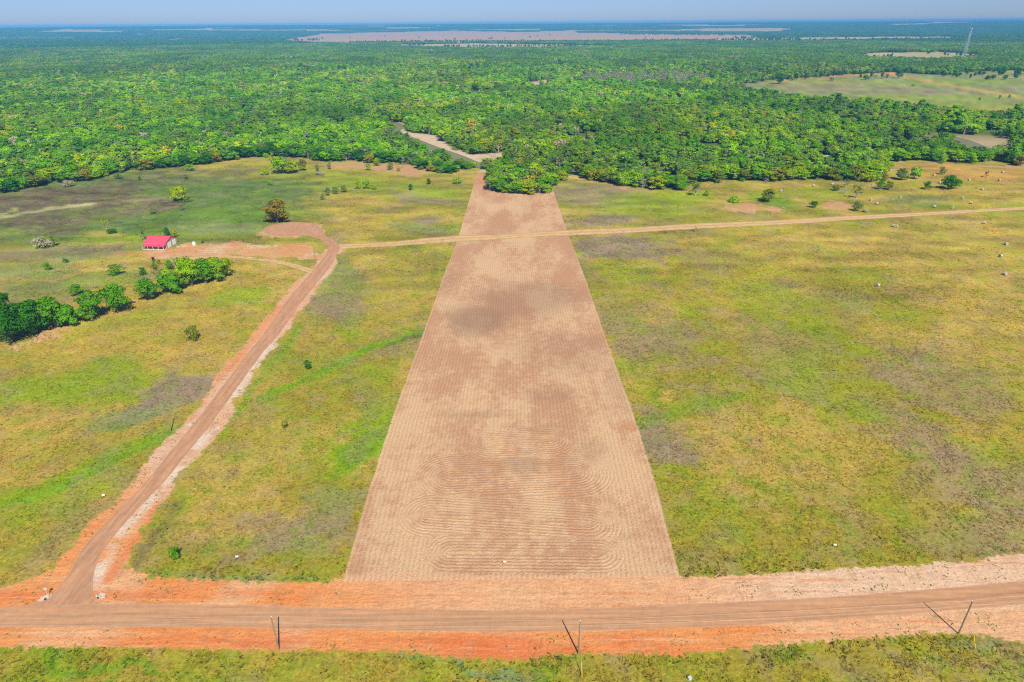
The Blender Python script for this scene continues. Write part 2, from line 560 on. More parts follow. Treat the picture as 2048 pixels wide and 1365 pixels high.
RIGHT_FRONT = [(1146, 347), (1165, 353), (1190, 363), (1240, 371), (1285, 376), (1328, 378), (1360, 379), (1381, 366), (1416, 365), (1455, 360), (1543, 364), (1580, 359), (1658, 360), (1697, 363), (1755, 363), (1762, 338), (1772, 325), (1843, 320), (1882, 326), (1890, 318)]
RIGHT_FAR = [(1905, 323), (1937, 329), (1968, 322), (1990, 321), (2020, 326), (2060, 335), (2300, 372), (2700, 430)]
RIVER = gpa([(2300, 350), (2060, 312), (1985, 301), (1945, 288), (1908, 274), (1880, 268), (1850, 285), (1700, 312), (1520, 322), (1430, 328), (1300, 338), (1200, 342), (1130, 343), (1060, 334), (1000, 333), (950, 328), (905, 311), (860, 295), (815, 277), (780, 262), (800, 250), (770, 243), (700, 238)])
RIV_W = 9.0
STRIP_L = [(668, 1215), (685, 1165), (720, 1040), (743, 965), (780, 850), (842, 680), (890, 545), (915, 480), (936, 410), (952, 355), (956, 344)]
STRIP_R = [(1385, 1215), (1360, 1155), (1330, 1040), (1310, 965), (1274, 850), (1213, 680), (1166, 545), (1140, 480), (1116, 410), (1103, 372), (1100, 362)]

# ---- sward colours
K = dict(tan=alb(204, 174, 82), olive=alb(172, 158, 50), lime=alb(154, 176, 18), green=alb(126, 166, 24), mauve=alb(166, 144, 114),
         brown=alb(118, 102, 78), dkgreen=alb(104, 134, 54), orange=alb(224, 150, 84), yellow=alb(202, 172, 72), pale=alb(196, 190, 130), sage=alb(146, 160, 92), swale=alb(136, 176, 22))
BLOB = [  # cx, cy, rx, ry, angle(deg), colour, strength
    (1240, 495, 105, 30, 5, "mauve", 1), (1425, 525, 70, 22, 0, "mauve", .8), (1290, 650, 120, 70, 20, "mauve", .55), (1205, 440, 75, 14, 0, "mauve", 1), (1190, 392, 130, 26, 3, "mauve", .9),
    (1900, 760, 170, 60, 15, "mauve", .55), (1950, 950, 160, 60, 20, "mauve", .6), (1310, 860, 45, 50, 30, "mauve", .8), (1830, 870, 130, 45, 15, "mauve", .5), (1560, 700, 120, 40, 25, "mauve", .4), (1960, 1060, 120, 40, 0, "mauve", .3),
    (1290, 415, 130, 24, 0, "lime", .8), (1340, 395, 110, 16, 0, "lime", .8), (1545, 404, 60, 16, 8, "green", .9), (1440, 545, 110, 40, 0, "olive", .7), (1560, 620, 130, 55, 20, "lime", .5), (1450, 800, 80, 24, 0, "green", .6), (1660, 780, 150, 60, 25, "lime", .45),
    (1240, 585, 70, 45, 10, "olive", .8), (1250, 545, 60, 20, 0, "lime", .5), (1700, 960, 180, 120, 10, "olive", .5), (1560, 1070, 180, 50, 0, "olive", .5), (1400, 1000, 80, 90, 0, "lime", .35), (1360, 1060, 50, 80, 0, "olive", .7),
    (1500, 890, 150, 110, 30, "tan", .9), (1640, 930, 90, 80, 20, "tan", .6), (1900, 520, 190, 90, 10, "tan", .75), (1980, 650, 120, 90, 20, "tan", .8), (1660, 480, 120, 25, 0, "tan", .6), (1345, 790, 24, 12, 0, "tan", 1), (1330, 620, 60, 30, 0, "tan", .6),
    (1700, 370, 260, 26, 0, "olive", .6), (1900, 395, 150, 30, 0, "yellow", .6), (1960, 350, 150, 14, 0, "orange", .5), (1600, 385, 90, 14, 0, "lime", .5), (1830, 400, 80, 14, 0, "sage", .7), (1700, 345, 110, 10, 0, "orange", .45), (1860, 333, 90, 10, 0, "orange", .4), (1560, 372, 90, 10, 0, "tan", .6), (1870, 415, 60, 7, 0, "green", .7),
    (480, 1010, 150, 90, 20, "tan", .8), (560, 880, 90, 60, 20, "tan", .5), (770, 600, 90, 80, 20, "yellow", .6), (735, 880, 60, 80, 25, "lime", 1), (740, 890, 36, 50, 25, "swale", .8), (690, 760, 130, 40, 20, "lime", .4), (600, 1085, 110, 55, 0, "mauve", .6), (680, 1010, 50, 60, 0, "sage", .6), (680, 620, 60, 40, 20, "mauve", .7), (690, 560, 70, 40, 20, "sage", .6), (820, 540, 60, 40, 10, "olive", .7),
    (640, 690, 80, 25, 10, "yellow", .5), (700, 660, 60, 25, 0, "lime", .5), (420, 1110, 120, 30, 0, "olive", .6), (350, 1060, 60, 80, 30, "olive", .4),
    (725, 442, 70, 20, 8, "yellow", .9), (760, 375, 80, 22, 0, "lime", .6), (690, 365, 70, 16, 0, "lime", .8), (860, 400, 80, 14, 10, "mauve", .8), (840, 437, 40, 8, 0, "mauve", 1), (850, 360, 80, 14, 5, "olive", .7), (870, 385, 70, 12, 8, "lime", .8), (830, 455, 90, 12, 5, "sage", .7), (690, 405, 60, 12, 5, "tan", .6), (750, 405, 80, 10, 10, "tan", .6),
    (270, 700, 330, 130, -22, "yellow", .7), (430, 560, 130, 50, -10, "yellow", .6), (150, 770, 190, 45, -8, "lime", .9), (470, 590, 80, 18, -10, "lime", .8), (330, 785, 110, 36, -25, "mauve", 1), (250, 830, 120, 25, -10, "sage", .7), (120, 1000, 160, 45, -20, "lime", .7), (80, 1090, 150, 60, -20, "olive", .6), (200, 900, 120, 40, -10, "olive", .6), (250, 640, 120, 22, -15, "lime", .4), (400, 700, 90, 40, -10, "yellow", .6), (60, 850, 120, 50, 0, "tan", .5), (560, 560, 40, 50, 30, "tan", .7),
    (25, 1000, 40, 10, -15, "mauve", 1),
    (250, 420, 400, 90, 0, "dkgreen", 1), (180, 395, 230, 26, -4, "brown", 1), (120, 430, 200, 22, -3, "brown", .7), (290, 412, 90, 16, 0, "brown", 1), (60, 400, 110, 26, 0, "brown", 1), (300, 385, 120, 10, -6, "brown", .8), (90, 450, 90, 18, 0, "brown", .8), (420, 380, 160, 26, 0, "dkgreen", 1), (330, 360, 200, 18, -5, "brown", .45), (540, 380, 120, 26, 0, "dkgreen", .9), (600, 345, 80, 14, 0, "lime", .5),
    (200, 470, 60, 9, 0, "tan", .6), (120, 505, 200, 16, -4, "mauve", .7), (420, 455, 130, 14, 0, "sage", .8), (500, 430, 130, 16, 0, "green", .5), (380, 470, 120, 8, 0, "lime", .7), (200, 484, 160, 7, -4, "lime", .8), (150, 545, 190, 40, -5, "sage", .7), (60, 590, 110, 30, -5, "sage", .6), (330, 505, 90, 10, 0, "orange", .6), (250, 525, 130, 20, -8, "yellow", .7), (190, 560, 120, 16, -8, "lime", .4), (480, 480, 100, 10, 0, "olive", .5), (690, 430, 30, 20, 0, "yellow", .6),
    (150, 1335, 300, 14, 0, "green", .8), (900, 1325, 160, 12, 0, "sage", 1), (1300, 1345, 250, 22, 0, "olive", .9), (600, 1345, 300, 22, 0, "olive", .6), (1800, 1330, 280, 30, 0, "olive", .7), (1080, 1350, 80, 14, 0, "green", .8), (1850, 1345, 120, 15, 0, "mauve", .4), (560, 1335, 100, 14, 0, "lime", .5), (1960, 1290, 100, 14, 0, "sage", .6),
    (1800, 178, 480, 46, 0, "sage", .85), (1760, 182, 280, 7, 3, "mauve", .7), (1900, 164, 170, 6, 0, "lime", .7), (1850, 196, 180, 7, 0, "lime", .7), (1950, 210, 140, 6, 0, "lime", .6), (1960, 180, 120, 4, 0, "mauve", .6), (1650, 165, 120, 5, 0, "olive", .6),
]
LINE = [  # polyline, half width px, colour, strength
    ([(520, 800), (600, 765), (690, 722), (750, 693), (860, 662)], 7, "swale", 1), ([(440, 875), (490, 805), (545, 725), (600, 655)], 7, "swale", .7),
    ([(-60, 1010), (60, 985), (150, 950), (240, 905), (340, 862)], 14, "lime", 1), ([(-60, 1025), (60, 1000), (150, 962), (240, 915), (340, 868)], 7, "swale", 1),
    ([(-60, 448), (20, 432), (100, 418), (190, 408)], 3, "pale", 1), ([(-40, 436), (12, 428), (34, 416)], 3, "pale", .9), ([(190, 408), (260, 402), (330, 396)], 2.5, "mauve", .8),
    ([(0, 462), (90, 467), (180, 470)], 1.6, "brown", 1), ([(195, 490), (280, 482)], 2, "tan", .9), ([(100, 562), (200, 535), (300, 515)], 3, "tan", .8), ([(0, 560), (110, 562)], 3, "tan", .8),
    ([(1680, 640), (1800, 720), (1900, 800), (2048, 900)], 5, "olive", .6), ([(1480, 560), (1640, 700), (1800, 860), (1900, 960)], 6, "olive", .45), ([(1270, 850), (1400, 810), (1480, 795)], 12, "green", .5),
    ([(860, 665), (770, 690)], 3, "brown", .7), ([(360, 1010), (300, 1090), (262, 1140)], 8, "brown", .6), ([(300, 1150), (640, 1160)], 6, "sage", .6),
    ([(1395, 171), (1560, 159.5), (1700, 151), (1790, 147)], 2.2, "orange", .9), ([(1795, 150), (1900, 172), (2060, 197)], 3, "tan", 1),
]


def sward(X, Y):
    u, v = proj(X, Y)
    ok = (Y > 1)
    u = np.where(ok, u, -5000); v = np.where(ok, v, 3000)
    dep = np.hypot(X, Y)
    # break straight edges up with noise that is fixed to the ground
    w1 = fbm(X, Y, 26, 3) - .5; w2 = fbm(X, Y, 26, 9) - .5
    w3 = fbm(X, Y, 5, 31, 3) - .5; w4 = fbm(X, Y, 5, 39, 3) - .5
    pxm = F / np.maximum(dep, 60)
    u2 = u + (w1 * 26 + w3 * 7) * pxm; v2 = v + (w2 * 26 + w4 * 7) * pxm * np.clip(CAMH / np.maximum(dep, 1), .05, .8)
    n1 = fbm(X, Y, 34, 21, 5); n2 = fbm(X, Y, 60, 5, 4); n3 = fbm(X, Y, 7, 15, 3); n4 = fbm(X * .7 + Y * .3, Y - X * .25, 14, 55, 4)
    c = np.empty(X.shape + (3,)); c[:] = K["olive"]
    def lay(col, a):
        c[:] = c + (K[col] - c) * np.clip(a, 0, 1)[..., None]
    lay("tan", sstep(.45, .62, n1) * .75)
    lay("yellow", sstep(.5, .68, n2) * .5)
    lay("lime", sstep(.54, .68, n4) * .5)
    lay("mauve", sstep(.58, .72, fbm(X, Y, 18, 77, 4)) * .45)
    for cx, cy, rx, ry, ang, col, st in BLOB:
        ca, sa = math.cos(R(ang)), math.sin(R(ang))
        dx, dy = u2 - cx, v2 - cy
        r = np.hypot((dx * ca + dy * sa) / rx, (-dx * sa + dy * ca) / ry)
        lay(col, sstep(1.15, .65, r + (n3 - .5) * .5) * st)
    for pts, hw, col, st in LINE:
        d = segdist(u + w3 * 5 * pxm, v + w4 * 3 * pxm * .5, pts)
        lay(col, sstep(hw * 1.35, hw * .55, d + (n3 - .5) * hw * .8) * st)
    lay("lime", sstep(.58, .70, n3) * .30); lay("mauve", sstep(.44, .32, n3) * .28); lay("green", sstep(.62, .72, fbm(X, Y, 3.4, 91, 3)) * .35)
    # clump-scale light and dark of the sward itself
    c *= (0.82 + .36 * fbm(X, Y, 2.2, 45, 3))[..., None]
    st = fbm(X * .45, Y, 9, 145, 4) - .5
    c *= (1 + st * 1.0 * sstep(160, 420, dep))[..., None]
    return c


WPOLY = None


def wood_mask(X, Y):
    """>0 inside the woods (metres to the edge, roughly), by ground position"""
    far = gpa([(2700, 62), (-700, 62)])
    edge = np.vstack([gpa(WOOD_FRONT), gpa([(956, 332), (966, 334)]), gpa(GROVE), gpa([(1138, 343)]), gpa(RIGHT_FRONT), gpa([(1898, 318)]), gpa(RIGHT_FAR)])
    poly = np.vstack([edge, far])
    d = inpoly(X, Y, poly)
    X2, Y2 = wob(X, Y, 46, 60)
    for k, p in FARF.items():
        d &= ~inpoly(X2, Y2, p)
    d &= segdist(X, Y, RIVER) > RIV_W + 2
    return d


# ------------------------------------------------------------------ ground sheet
def make_ground():
    r1 = np.arange(62, 128, .42)
    r2 = 128 * 1.0075 ** np.arange(0, int(math.log(900 / 128) / math.log(1.0075)))
    r3 = 900 * 1.03 ** np.arange(0, int(math.log(24500 / 900) / math.log(1.03)) + 1)
    rad = np.concatenate([[6, 20, 40], r1, r2, r3])
    az = np.concatenate([np.arange(-53, 53.01, .3), np.arange(58, 306.9, 6)])
    rr, aa = np.meshgrid(rad, np.radians(az), indexing="ij")
    X = (rr * np.sin(aa)); Y = (rr * np.cos(aa))
    nr, na = X.shape
    x, y = X.ravel(), Y.ravel()
    dep = np.hypot(x, y)
    z = np.zeros_like(x)
    # river cut
    dr = segdist(x, y, RIVER)
    z -= 2.0 * sstep(RIV_W + 12, RIV_W - 6, dr)
    # low rolling country far off
    hill = sstep(7500, 13500, dep) * (fbm(x, y, 5200, 61, 3) * .5 + .6) * 94
    hill += sstep(8000, 15000, dep) * 14 * np.exp(-((x - 11000) / 4500) ** 2)
    z += hill * sstep(24000, 15000, dep)
    c = sward(x, y)
    wood = wood_mask(x, y)
    floor = alb(96, 118, 40)
    c[wood] = floor * (.8 + .4 * fbm(x, y, 9, 5)[wood])[:, None]
    fn = fbm(x, y, 90, 8, 4)
    def fill(name, a, b):
        k = inpoly(*wob(x, y, 46, 60), FARF[name])
        c[k] = (a + (b - a) * sstep(.35, .65, fn[k])[:, None])
    fill("pink", alb(214, 164, 122), alb(198, 168, 124)); fill("pale", alb(196, 190, 140), alb(206, 184, 140)); fill("tan", alb(206, 192, 140), alb(196, 178, 128))
    fill("hay", alb(206, 190, 136), alb(188, 178, 112)); fill("bend", alb(224, 186, 150), alb(232, 204, 176)); fill("bank", alb(226, 196, 166), alb(206, 186, 140)); fill("bank2", alb(200, 176, 136), alb(130, 132, 72)); fill("left", alb(206, 206, 186), alb(200, 196, 170)); fill("tan2", alb(214, 180, 140), alb(206, 176, 140))
    farout = dep > 6200
    pat = fbm(x * .5, y, 700, 12, 4)
    fc = np.where((pat > .60)[:, None], alb(196, 176, 124), alb(66, 90, 44))
    inf = np.zeros_like(farout)
    for k in FARF: inf |= inpoly(x, y, FARF[k])
    c[farout & ~inf] = fc[farout & ~inf]
    # bare soil
    bare = sdpoly(x, y, DIRT_MAIN)
    u_, v_ = proj(x, np.maximum(y, 1))
    bare = bare - .1 * sstep(1120, 1040, v_) - 2.2 * (fbm(x, y, 7, 333, 3) - .42).clip(0) * sstep(1150, 1080, v_) * 4
    for p in YARD: bare = np.maximum(bare, np.minimum(sdpoly(*wob(x, y, 16, 14), p) * .5 - .8 + (fbm(x, y, 9, 71, 3) - .5) * 6, .5))
    for p in PATCH: bare = np.maximum(bare, np.minimum(sdpoly(*wob(x, y, 18, 16), p) * .4 - .9 + (fbm(x, y, 8, 73, 3) - .5) * 7, .5))
    bank = 9 - np.abs(dr - RIV_W * .75)
    bare = np.maximum(bare, np.minimum(bank, 4) * sstep(.30, .5, fbm(x, y, 24, 4)) + np.where(dr < RIV_W, 3, -3))
    u, v = proj(x, np.maximum(y, 1))
    n1 = fbm(x, y, 16, 33, 4); n2 = fbm(x * .25, y, 3.2, 35, 4)
    s = np.empty(c.shape); s[:] = alb(244, 164, 96)
    def lay(col, a):
        s[:] = s + (col - s) * np.clip(a, 0, 1)[:, None]
    lay(alb(244, 146, 78), sstep(.45, .7, n2) * .6)
    lay(alb(242, 196, 150), sstep(.52, .74, n1) * .6)
    up_ = sstep(1226, 1214, v)
    lay(alb(242, 188, 140), sstep(560, 900, u) * up_ * sstep(1000, 1100, v) * .75)
    lay(alb(242, 204, 168), sstep(1300, 1650, u) * up_ * sstep(1000, 1080, v) * .9)
    lay(alb(240, 192, 146), sstep(1450, 1850, u) * sstep(1214, 1226, v) * .85)
    lay(alb(238, 128, 70), sstep(1262, 1284, v) * sstep(1600, 1200, u) * sstep(100, 500, u) * (.25 + .75 * sstep(.4, .6, n2)) * .75)
    lay(alb(240, 140, 76), sstep(1176, 1188, v) * sstep(1212, 1200, v) * sstep(900, 400, u) * (.3 + .7 * sstep(.38, .6, n2)) * .75)
    far_ = sstep(1060, 960, v)
    lay(alb(234, 192, 156), far_ * (.35 + .6 * sstep(.35, .6, n1)))
    lay(alb(240, 220, 196), sstep(2.4, .9, np.abs(segdist(x, y, gpa([(a[1], a[2]) for a in SIDE])) - 1.1)) * sstep(1190, 1150, v) * .85 * sstep(.36, .5, fbm(x, y, 9, 71)))
    lay(alb(240, 140, 78), sstep(3.2, 1.0, segdist(x, y, gpa([(322, 1015), (282, 1070), (240, 1125), (215, 1160)])) + (n1 - .5) * 3) * .85)
    lay(alb(238, 158, 104), sstep(2.6, .8, segdist(x, y, gpa([(500, 690), (440, 755), (395, 815), (380, 840)])) + (n1 - .5) * 3) * .7)
    lay(alb(238, 160, 110), sstep(700, 640, v) * sstep(520, 580, v) * .5)
    lay(alb(226, 172, 116), sstep(560, 530, v) * .7)
    lay(alb(226, 202, 170), sstep(480, 440, v) * sstep(34, 26, dr) * 1.0)
    lay(alb(206, 160, 116), sstep(440, 400, v) * (dr > 34) * .8)
    yd = sstep(540, 525, v) * sstep(478, 484, v) * (u < 650) * (u > 200)
    lay(alb(236, 200, 158), yd * sstep(.46, .6, fbm(x, y, 11, 511, 4)) * .9)
    lay(alb(234, 158, 104), yd * sstep(.54, .66, fbm(x, y, 14, 521, 4)) * .7)
    grit = sstep(.55, .68, fbm(x, y, 2.4, 83, 3)) * .25
    lay(alb(198, 150, 112), grit)
    nv = nr * na
    i = np.arange(nr - 1)[:, None] * na; j = np.arange(na)[None, :]
    a = i + j; b = i + (j + 1) % na
    Q = np.stack([a, b, b + na, a + na], -1).reshape(-1, 4)[:, ::-1]
    V = np.column_stack([x, y, z])
    # close the hub
    V = np.vstack([V, [[0, 0, 0]]])
    c = np.vstack([c, c[:1]]); s = np.vstack([s, s[:1]]); bare = np.append(bare, bare[0])
    me = npmesh("ground", V, Q, [MAT["ground"]], {"sward": ("FLOAT_COLOR", c), "soil": ("FLOAT_COLOR", s), "bare": ("FLOAT", bare), "sideways": ("FLOAT", np.append(sstep(1178, 1160, v), 0))}, smooth=True)
    import bmesh
    bm = bmesh.new(); bm.from_mesh(me); bm.verts.ensure_lookup_table()
    ctr = bm.verts[len(bm.verts) - 1]
    for k in range(na):
        bm.faces.new((ctr, bm.verts[(k + 1) % na], bm.verts[k]))
    bmesh.ops.recalc_face_normals(bm, faces=bm.faces)
    if bm.faces[0].normal.z < 0:
        bmesh.ops.reverse_faces(bm, faces=bm.faces)
    bm.to_mesh(me); bm.free()
    o = bpy.data.objects.new("ground", me); COL.objects.link(o)
    tag(o, "rough pasture and red soil reaching to the horizon", None, None, "structure")
    return o


make_ground()


# ------------------------------------------------------------------ sheets laid on the ground
def resample(L, Rr, step=1.5, rag=.25, seed=1):
    L = np.asarray(L, float); Rr = np.asarray(Rr, float)
    mid = (L + Rr) / 2
    d = np.concatenate([[0], np.cumsum(np.hypot(*np.diff(mid, axis=0).T))])
    n = max(int(d[-1] / step), 2)
    # smooth (Catmull-Rom) along the length
    def cr(P, t):
        k = np.clip(np.searchsorted(d, t, side="right") - 1, 0, len(d) - 2)
        out = np.empty((len(t), 2))
        for q, (tt, i) in enumerate(zip(t, k)):
            s = (tt - d[i]) / (d[i + 1] - d[i])
            m0 = (P[i + 1] - P[max(i - 1, 0)]) / (d[i + 1] - d[max(i - 1, 0)]) * (d[i + 1] - d[i])
            e = min(i + 2, len(P) - 1)
            m1 = (P[e] - P[i]) / (d[e] - d[i]) * (d[i + 1] - d[i])
            out[q] = (2 * s ** 3 - 3 * s * s + 1) * P[i] + (s ** 3 - 2 * s * s + s) * m0 + (3 * s * s - 2 * s ** 3) * P[i + 1] + (s ** 3 - s * s) * m1
        return out
    t = np.linspace(0, d[-1], n)
    l, r = cr(L, t), cr(Rr, t)
    ax = (r - l) / np.maximum(np.hypot(*(r - l).T), .1)[:, None]
    l = l + ax * ((fbm(t, t * 0 + seed, 4, seed) - .5) * rag * 4)[:, None]
    r = r + ax * ((fbm(t, t * 0 + seed + 5, 4, seed + 3) - .5) * rag * 4)[:, None]
    return l, r, t


def sheet(name, L, Rr, z, mat, label, step=1.5, rag=.25, na=9, seed=1, extra=None):
    l, r, t = resample(L, Rr, step, rag, seed)
    a = np.linspace(0, 1, na)
    P = l[:, None, :] * (1 - a[None, :, None]) + r[:, None, :] * a[None, :, None]
    V = np.column_stack([P.reshape(-1, 2), np.full(P.shape[0] * na, z)])
    i = np.arange(len(t) - 1)[:, None] * na; j = np.arange(na - 1)[None, :]
    q = (i + j)
    Q = np.stack([q, q + 1, q + 1 + na, q + na], -1).reshape(-1, 4)
    # face up
    p0, p1, p2 = V[Q[0, 0]], V[Q[0, 1]], V[Q[0, 2]]
    if np.cross(p1 - p0, p2 - p0)[2] < 0: Q = Q[:, ::-1]
    at = {"across": ("FLOAT", np.tile(a, len(t)))}
    if extra: at.update(extra(V, np.tile(a, len(t)), np.repeat(t, na)))
    me = npmesh(name, V, Q, [mat], at)
    o = bpy.data.objects.new(name, me); COL.objects.link(o)
    return tag(o, label, None, None, "structure")


def strip_attrs(V, a, t):
    x, y = V[:, 0], V[:, 1]
    u, v = proj(x, y)
    rows = a * 64
    def stad(p, q):
        return segdist(x, y, [gp(*p), gp(*q)])
    seg = [stad((900, 955), (1150, 945)), stad((860, 1030), (1180, 1050)), stad((985, 885), (1100, 880)), stad((900, 1105), (1200, 1108))]
    dmin = np.min(seg, axis=0)
    turn = np.maximum.reduce([sstep(13.5, 10.5, seg[0]), sstep(10, 7.5, seg[1]), sstep(8, 6, seg[2]), sstep(7.5, 5.5, seg[3]), sstep(6, 4.5, segdist(x, y, [gp(995, 690), gp(1005, 690)]))])
    tl = dmin / 1.05
    n = fbm(x, y, 30, 15, 4)
    damp = np.zeros_like(x)
    for cx, cy, rx, ry, st in ((950, 640, 80, 35, .8), (1060, 600, 120, 40, .55), (1100, 790, 60, 20, .35), (940, 830, 120, 14, .4), (1040, 930, 60, 25, .4), (1180, 900, 40, 30, .3), (1130, 700, 90, 50, .3), (890, 560, 30, 30, .3), (1250, 770, 40, 70, .35), (1080, 860, 60, 10, .3)):
        r = np.hypot((u - cx) / rx, (v - cy) / ry)
        damp = np.maximum(damp, sstep(1.2, .4, r + (n - .5) * 1.2) * st)
    red = sstep(395, 365, v) * .45 + sstep(1.1, .3, np.hypot((u - 1260) / 40, (v - 852) / 12)) * .5
    return {"rowline": ("FLOAT", rows), "turnline": ("FLOAT", tl), "turn": ("FLOAT", turn), "damp": ("FLOAT", damp), "redsoil": ("FLOAT", np.clip(red, 0, 1)), "foot": ("FLOAT", sstep(1132, 1166, v)), "rim": ("FLOAT", np.minimum(a, 1 - a))}


MAT["strip"] = mat_strip()
MAT["road"] = mat_road("road_chip_seal", alb(208, 158, 116), 0)
MAT["side"] = mat_road("side_road_chip_seal", alb(204, 154, 116), 1)
MAT["track"] = mat_track("track_dust", alb(226, 184, 130))
sheet("mown_field", gpa([(a, min(b, 1172)) if b > 1170 else (a, b) for a, b in STRIP_L[1:]]), gpa(STRIP_R[1:]), .03, MAT["strip"], "long mown strip of straw coloured stubble", 1.3, .12, 61, 4, strip_attrs)
sheet("farm_track", gpa([(672, 489), (720, 487), (790, 483), (860, 476), (922, 471), (1000, 470), (1075, 465), (1140, 460), (1250, 456), (1400, 447), (1550, 441), (1700, 432), (1850, 425), (2048, 414), (2400, 396)]),
      gpa([(688, 499), (720, 496), (790, 493), (860, 488), (922, 484), (1000, 479), (1075, 474), (1140, 472), (1250, 467), (1400, 458), (1550, 451), (1700, 441), (1850, 432), (2048, 420), (2400, 401)]), .05, MAT["track"],
      "sandy two rut farm track crossing the mown strip", 1.5, .5, 9, 11)
sheet("driveway", gpa([(632, 540), (600, 531), (560, 521), (500, 514), (450, 511), (400, 513), (340, 520)]), gpa([(622, 549), (595, 539), (555, 528), (500, 520), (450, 516), (400, 518), (340, 524)]), .05, MAT["track"],
      "pale dirt driveway leading to the red roofed barn", 1.2, .3, 9, 17)
sheet("side_road", gpa([(a, y) for a, b, y in SIDE]), gpa([(b, y) for a, b, y in SIDE]), .07, MAT["side"], "brown side road climbing to the cul de sac", 1.2, .12, 9, 21)
sheet("road", gpa(ROAD_TOP), gpa(ROAD_BOT), .09, MAT["road"], "brown county road running along the near fence line", 1.5, .12, 11, 23)
# turning circle
cc = np.array([(528, 462), (533, 454), (550, 448.5), (580, 445), (610, 445), (632, 449), (640, 456), (648, 466), (640, 478), (622, 474), (600, 471.5), (570, 472.5), (545, 470), (532, 467)])
g = gpa(cc); ctr = g.mean(0)
pts = []
for k in range(len(g)):
    p0, p1, p2, p3 = g[k - 1], g[k], g[(k + 1) % len(g)], g[(k + 2) % len(g)]
    for s in np.linspace(0, 1, 8, endpoint=False):
        pts.append(.5 * (2 * p1 + (p2 - p0) * s + (2 * p0 - 5 * p1 + 4 * p2 - p3) * s * s + (3 * p1 - p0 - 3 * p2 + p3) * s ** 3))
pts = np.array(pts)
rings = [1, .9, .6, .3]
V = np.vstack([ctr + (pts - ctr) * k for k in rings] + [ctr[None]])
n = len(pts); fs = []
for r_ in range(len(rings) - 1):
    for k in range(n):
        fs.append((r_ * n + k, r_ * n + (k + 1) % n, (r_ + 1) * n + (k + 1) % n, (r_ + 1) * n + k))
for k in range(n):
    fs.append(((len(rings) - 1) * n + k, (len(rings) - 1) * n + (k + 1) % n, len(V) - 1))
me = bpy.data.meshes.new("turning_circle"); me.from_pydata([(a, b, .06) for a, b in V], [], fs)
at = me.attributes.new("across", "FLOAT", "POINT"); at.data.foreach_set("value", np.concatenate([np.full(n, .02), np.full(n, .12), np.full(n, .3), np.full(n, .4), [.5]]).astype(np.float32))
me.materials.append(MAT["side"]); me.update()
import bmesh as _b
bm = _b.new(); bm.from_mesh(me); _b.ops.recalc_face_normals(bm, faces=bm.faces)
if bm.faces[:][0].normal.z < 0: _b.ops.reverse_faces(bm, faces=bm.faces)
bm.to_mesh(me); bm.free()
o = bpy.data.objects.new("turning_circle", me); COL.objects.link(o); tag(o, "wide brown turning circle at the side road's end", None, None, "structure")
# river water
rl = []; rr_ = []
for k in range(len(RIVER)):
    d = RIVER[min(k + 1, len(RIVER) - 1)] - RIVER[max(k - 1, 0)]
    d = d / np.hypot(*d); nrm = np.array([-d[1], d[0]])
    rl.append(RIVER[k] + nrm * (RIV_W + 2)); rr_.append(RIVER[k] - nrm * (RIV_W + 2))
sheet("river_water", np.array(rl), np.array(rr_), -1.1, mat_water(), "slow green river between sandy banks", 6, .0, 3, 3)

# ------------------------------------------------------------------ vegetation prototypes
def crown_mesh(name, blobs, nf, size, seed, extra=None, var=1.0, flat=0.0):
    rng = np.random.default_rng(seed)
    blobs = np.asarray(blobs, float)             # x y z rx ry rz
    area = blobs[:, 3] * blobs[:, 4] + blobs[:, 4] * blobs[:, 5]
    pick = rng.choice(len(blobs), nf, p=area / area.sum())
    d = rng.normal(size=(nf, 3)); d /= np.linalg.norm(d, axis=1)[:, None]
    d[:, 2] = np.where((d[:, 2] < -.25) & (rng.random(nf) < .6), -d[:, 2], d[:, 2])
    b = blobs[pick]
    rad = np.where(rng.random(nf) < .8, rng.uniform(.82, 1.08, nf), rng.uniform(.3, .8, nf))
    p = b[:, :3] + d * b[:, 3:] * rad[:, None]
    nrm = d / b[:, 3:]; nrm /= np.linalg.norm(nrm, axis=1)[:, None]
    nrm = nrm + rng.normal(size=(nf, 3)) * .45; nrm /= np.linalg.norm(nrm, axis=1)[:, None]
    t = np.cross(nrm, rng.normal(size=(nf, 3))); t /= np.linalg.norm(t, axis=1)[:, None]
    s = np.cross(nrm, t)
    sz = size * rng.uniform(.6, 1.35, nf)[:, None]
    asp = rng.uniform(.6, 1.0, nf)[:, None]
    V = np.stack([p + t * sz, p + s * sz * asp, p - t * sz, p - s * sz * asp], 1).reshape(-1, 3)
    V[:, 2] = np.maximum(V[:, 2], .05)
    Q = np.arange(nf * 4).reshape(-1, 4)
    lv = rng.random(nf)
    bl = rng.random(len(blobs))[pick]
    lv = np.clip(.5 + (lv - .5) * .7 * var + (bl - .5) * .5 * var, 0, 1)
    soft = d * .75 + nrm * .35 + np.array([0, 0, .25])
    soft /= np.linalg.norm(soft, axis=1)[:, None]
    return V, Q, np.repeat(lv, 4), np.repeat(soft, 4, 0)


